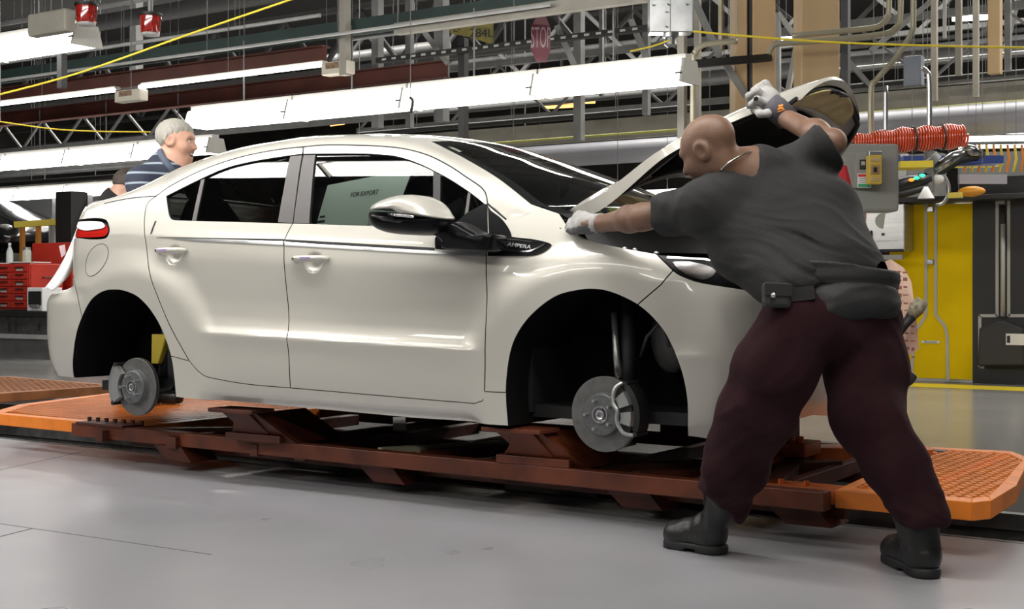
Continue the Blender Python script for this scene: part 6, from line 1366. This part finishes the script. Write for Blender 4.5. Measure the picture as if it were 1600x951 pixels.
a=aty(1380,366,yB-.302); MB().obox(a,(.045,.008,.04)).build('lock_plate',M_galv,t); MB().obox(a,(.03,.012,.025)).build('lock',M_dark,t); MB().cyl(aty(1380,345,yB-.30),aty(1380,345,yB-.304),.08,n=24).build('round_sticker',mat('sticker_grey',(.42,.42,.38),.5),t)
MB().box(xs(1354,yB-.3),xs(1402,yB-.3),yB-.304,yB-.3,aty(1380,377,yB-.3).z,aty(1380,375.5,yB-.3).z).build('seam_line',M_white,t); MB().cyl(aty(1361,360,yB-.32),aty(1361,385,yB-.32),.008,n=6).build('antenna',M_dark,t)
cord('hose','orange hose hanging along the steel dispenser','',0,0) if False else None
tag(MB().tube(spline([tuple(aty(px,py,yB-.345)) for px,py in ((1347,330),(1346,360),(1349,384),(1360,384),(1371,396),(1379,412),(1380,440))],5),.018,6).tube(spline([tuple(aty(px,py,yB-.35)) for px,py in ((1352,386),(1364,389),(1373,402),(1376,440))],5),.018,6).build('orange_hose',mat('orange_hose',(.85,.24,.02),.4),smooth=True),'orange hose looping beside the steel dispenser','hose')
# bench top on the board with tools
t=thing('tool_shelf','black shelf along the top of the tool board','shelf',(xs(1500,yB),yB,1.79)); MB().box(xs(1352,yB),xs(1700,yB),yB-.35,yB+.3,1.80,1.85).build('board',M_black,t,bevel=.005); MB().box(xs(1490,yB),xs(1700,yB),yB+.2,yB+.3,1.85,2.06).build('back_rail',M_black,t)
MB().cyl(aty(1398,312,yB-.3),aty(1398,324,yB-.3),.02,n=8).build('bracket',M_dark,t)
d=13.0
t=thing('power_tool','black pistol power tool with green lights lying on the shelf','tool',atd(1420,305,d))
MB().tube([atd(1383,303,d),atd(1390,296,d),atd(1420,287,d),atd(1453,278,d)],[.05,.085,.085,.06],12).build('body',mat('tool_black',(.02,.02,.022),.35),t,True); MB().tube([atd(1384,305,d-.05),atd(1410,303,d-.05),atd(1450,292,d-.05)],[.03,.04,.03],8).build('lower_body',M_dark,t,True)
for px,py,c in ((1424,281,'orange'),(1432,278,'green'),(1441,274,'green')):
    m=bpy.data.materials.get('led_'+c) or mat('led_'+c,(.9,.35,.05) if c=='orange' else (.05,.9,.5),.5,emit=1.2); q=atd(px,py,d-.1); MB().ell(q,(.03,.02,.016),None,8,6).build('indicator',m,t,True)
P=[atd(1462,295,d)+Vector((.0,0,.0))]; c=atd(1465,296,d); MB().tube([c+Vector((Rx,Ry,0))*.11*math.cos(w)+Vector((0,0,1))*.15*math.sin(w) for w in [R(-95)+R(190)*i/12 for i in range(13)]],.018,8).build('guard_hoop',M_galv,t,True)
MB().tube(spline([tuple(atd(*q,d-.1)) for q in ((1352,313),(1365,306),(1378,300),(1384,298))],4),.02,6).build('orange_cable',bpy.data.materials['orange_hose'],t,True); MB().ell(atd(1464,280,d),(.07,.05,.05)).build('lamp_head',M_white,t,True)
t=thing('steel_arm','chromed folding arm leaning up to the right above the shelf','arm',atd(1470,270,d))
MB().tube([atd(1460,266,d),atd(1490,246,d),atd(1510,236,d)],[.05,.06,.05],10).build('lower_arm',mat('arm_chrome',(.5,.5,.5),.2,.9,var=.7,vs=14),t,True); MB().tube([atd(1505,232,d),atd(1520,236,d),atd(1537,243,d)],[.05,.07,.03],10).build('arm_head',bpy.data.materials['arm_chrome'],t,True); MB().tube([atd(1464,272,d),atd(1500,250,d),atd(1528,245,d)],.035,8).build('dark_sleeve',M_dark,t,True)
MB().cyl(atd(1452,236,d),atd(1452,300,d),.05,n=10).cyl(atd(1452,246,d-.06),atd(1460,254,d-.06),.09,n=12).build('stand',M_grey,t,auto=40)
q=atd(1518,299,d-.3); tag(MB().ell(q,(.13,.06,.05)).build('file_handle',mat('amber',(.7,.30,.03),.3),smooth=True),'amber handled tool lying on the shelf','tool')
q=atd(1493,305,d-.3); tag(MB().obox(q,(.12,.08,.05)).build('yellow_block',mat('block_yellow',(.7,.55,.1),.5)),'small yellow block on the shelf','block')
q=atd(1447,305,d-.3); tag(MB().lathe([(.08,-.03),(.02,.08),(0,.08)],q,(0,0,1),12).build('white_funnel',M_white,smooth=True),'small white funnel on the shelf','funnel')
tag(MB().obox(atd(1535,280,12.8),(.45,.05,.09),Matrix.Rotation(A,3,'Z')).build('grey_sign',mat('sign_lavender',(.36,.35,.40),.5)),'blank grey plate behind the shelf','sign')
# floor lines
S(MB().prism([(xs(1400,8.7),8.25,.001),(6,8.25,.001),(6,8.75,.001),(xs(1400,8.7),8.75,.001)],(0,0,.002)).build('trim_6',mat('floor_yellow',(.75,.58,.03),.4)))
# build sheet, brush, and fender cover at the nose of the car
c=[(1345,420),(1392,405),(1412,418),(1424,440),(1428,470),(1432,500),(1436,545),(1402,565),(1385,575),(1345,560)]
P=[atd(px,py,5.52+.03*math.sin(i)) for i,(px,py) in enumerate(c)]
pk=mat('sheet_pink',(.80,.56,.44),.6)
t=thing('build_sheet','pinkish printed build sheet taped to the nose of the car','sheet',P[6]); MB().prism(P,(Fx*.003,Fy*.003,0)).build('paper',pk,t)
M_ink=mat('sheet_ink',(.35,.13,.10),.7)
random.seed(4)
ink=MB()
for r in range(12):
    py=425+12*r
    for k in range(6):
        px=1376+9.5*k+.25*r*1.2
        if px>1396+ (py-405)*.24+14 or px>1428: continue
        ink.obox(atd(px,py+random.uniform(-1,1),5.46),(random.uniform(.012,.021),.001,random.choice((.005,.007,.014))),Matrix.Rotation(A+.1,3,'Z'))
tag(ink.build('print',M_ink,t),kind='stuff')
for k in range(4): MB().obox(atd(1400+2*k,432+38*k,5.455),(.05,.001,.0025),Matrix.Rotation(A,3,'Z')).build('print_line',M_ink,t)
t=thing('hand_brush','brush with worn bristle head and dark handle beside the build sheet','brush',atd(1404,525,5.44))
MB().tube([atd(1402,526,5.44),atd(1414,508,5.44),atd(1424,494,5.44)],[.014,.016,.023],10).build('handle',M_dark,t,True); MB().tube([atd(1422,497,5.44),atd(1432,482,5.44),atd(1441,470,5.44)],[.02,.032,.027],12).build('bristles',mat('bristle',(.40,.36,.26),.8,var=.6,vs=80),t,True)
tag(MB().prism([atd(px,py,5.45) for px,py in ((1401,560),(1416,572),(1437,588),(1428,600),(1412,612),(1402,606))],(Fx*.1,Fy*.1,0)).build('fender_cover',mat('cover_dark',(.03,.03,.03),.5),bevel=.02),'black protective cover flap behind the right leg of the worker','cover')

# ---------------------------------------------------------------- thin suspension rods up to the ceiling for what hangs
bpy.context.view_layer.update()
for o in [o for o in bpy.data.objects if o.parent is None and o.get('category') in ('pipe','beam','duct','lamp','tray','brace','sign','bracket','box','conduit','bar','hanger','light','cord','rack','socket')]:
    L=[c for c in [o]+list(o.children_recursive) if c.type=='MESH']
    bb=[c.matrix_world@Vector(v) for c in L for v in c.bound_box]
    x0,x1=min(v.x for v in bb),max(v.x for v in bb); y=(min(v.y for v in bb)+max(v.y for v in bb))/2; zt=max(v.z for v in bb); zb=min(v.z for v in bb)
    if zb<.3 or zt>8.9 or y<2: continue
    long=len(L)==1 and x1-x0>3 and o.get('category') in ('pipe','beam','duct','tray')
    pts=[x0+(x1-x0)*t for t in ((.2,.5,.8) if long else (.5,))]
    if o.get('category') in ('conduit','brace','cord') :
        v=max((c.matrix_world@q.co for c in L for q in c.data.vertices),key=lambda q:q.z); pts=[v.x]; y=v.y; zt=v.z
    for x in pts: S(MB().cyl((x,y,zt-.015),(x,y,9.0),.0035,n=5).build('trim_7',M_grey))
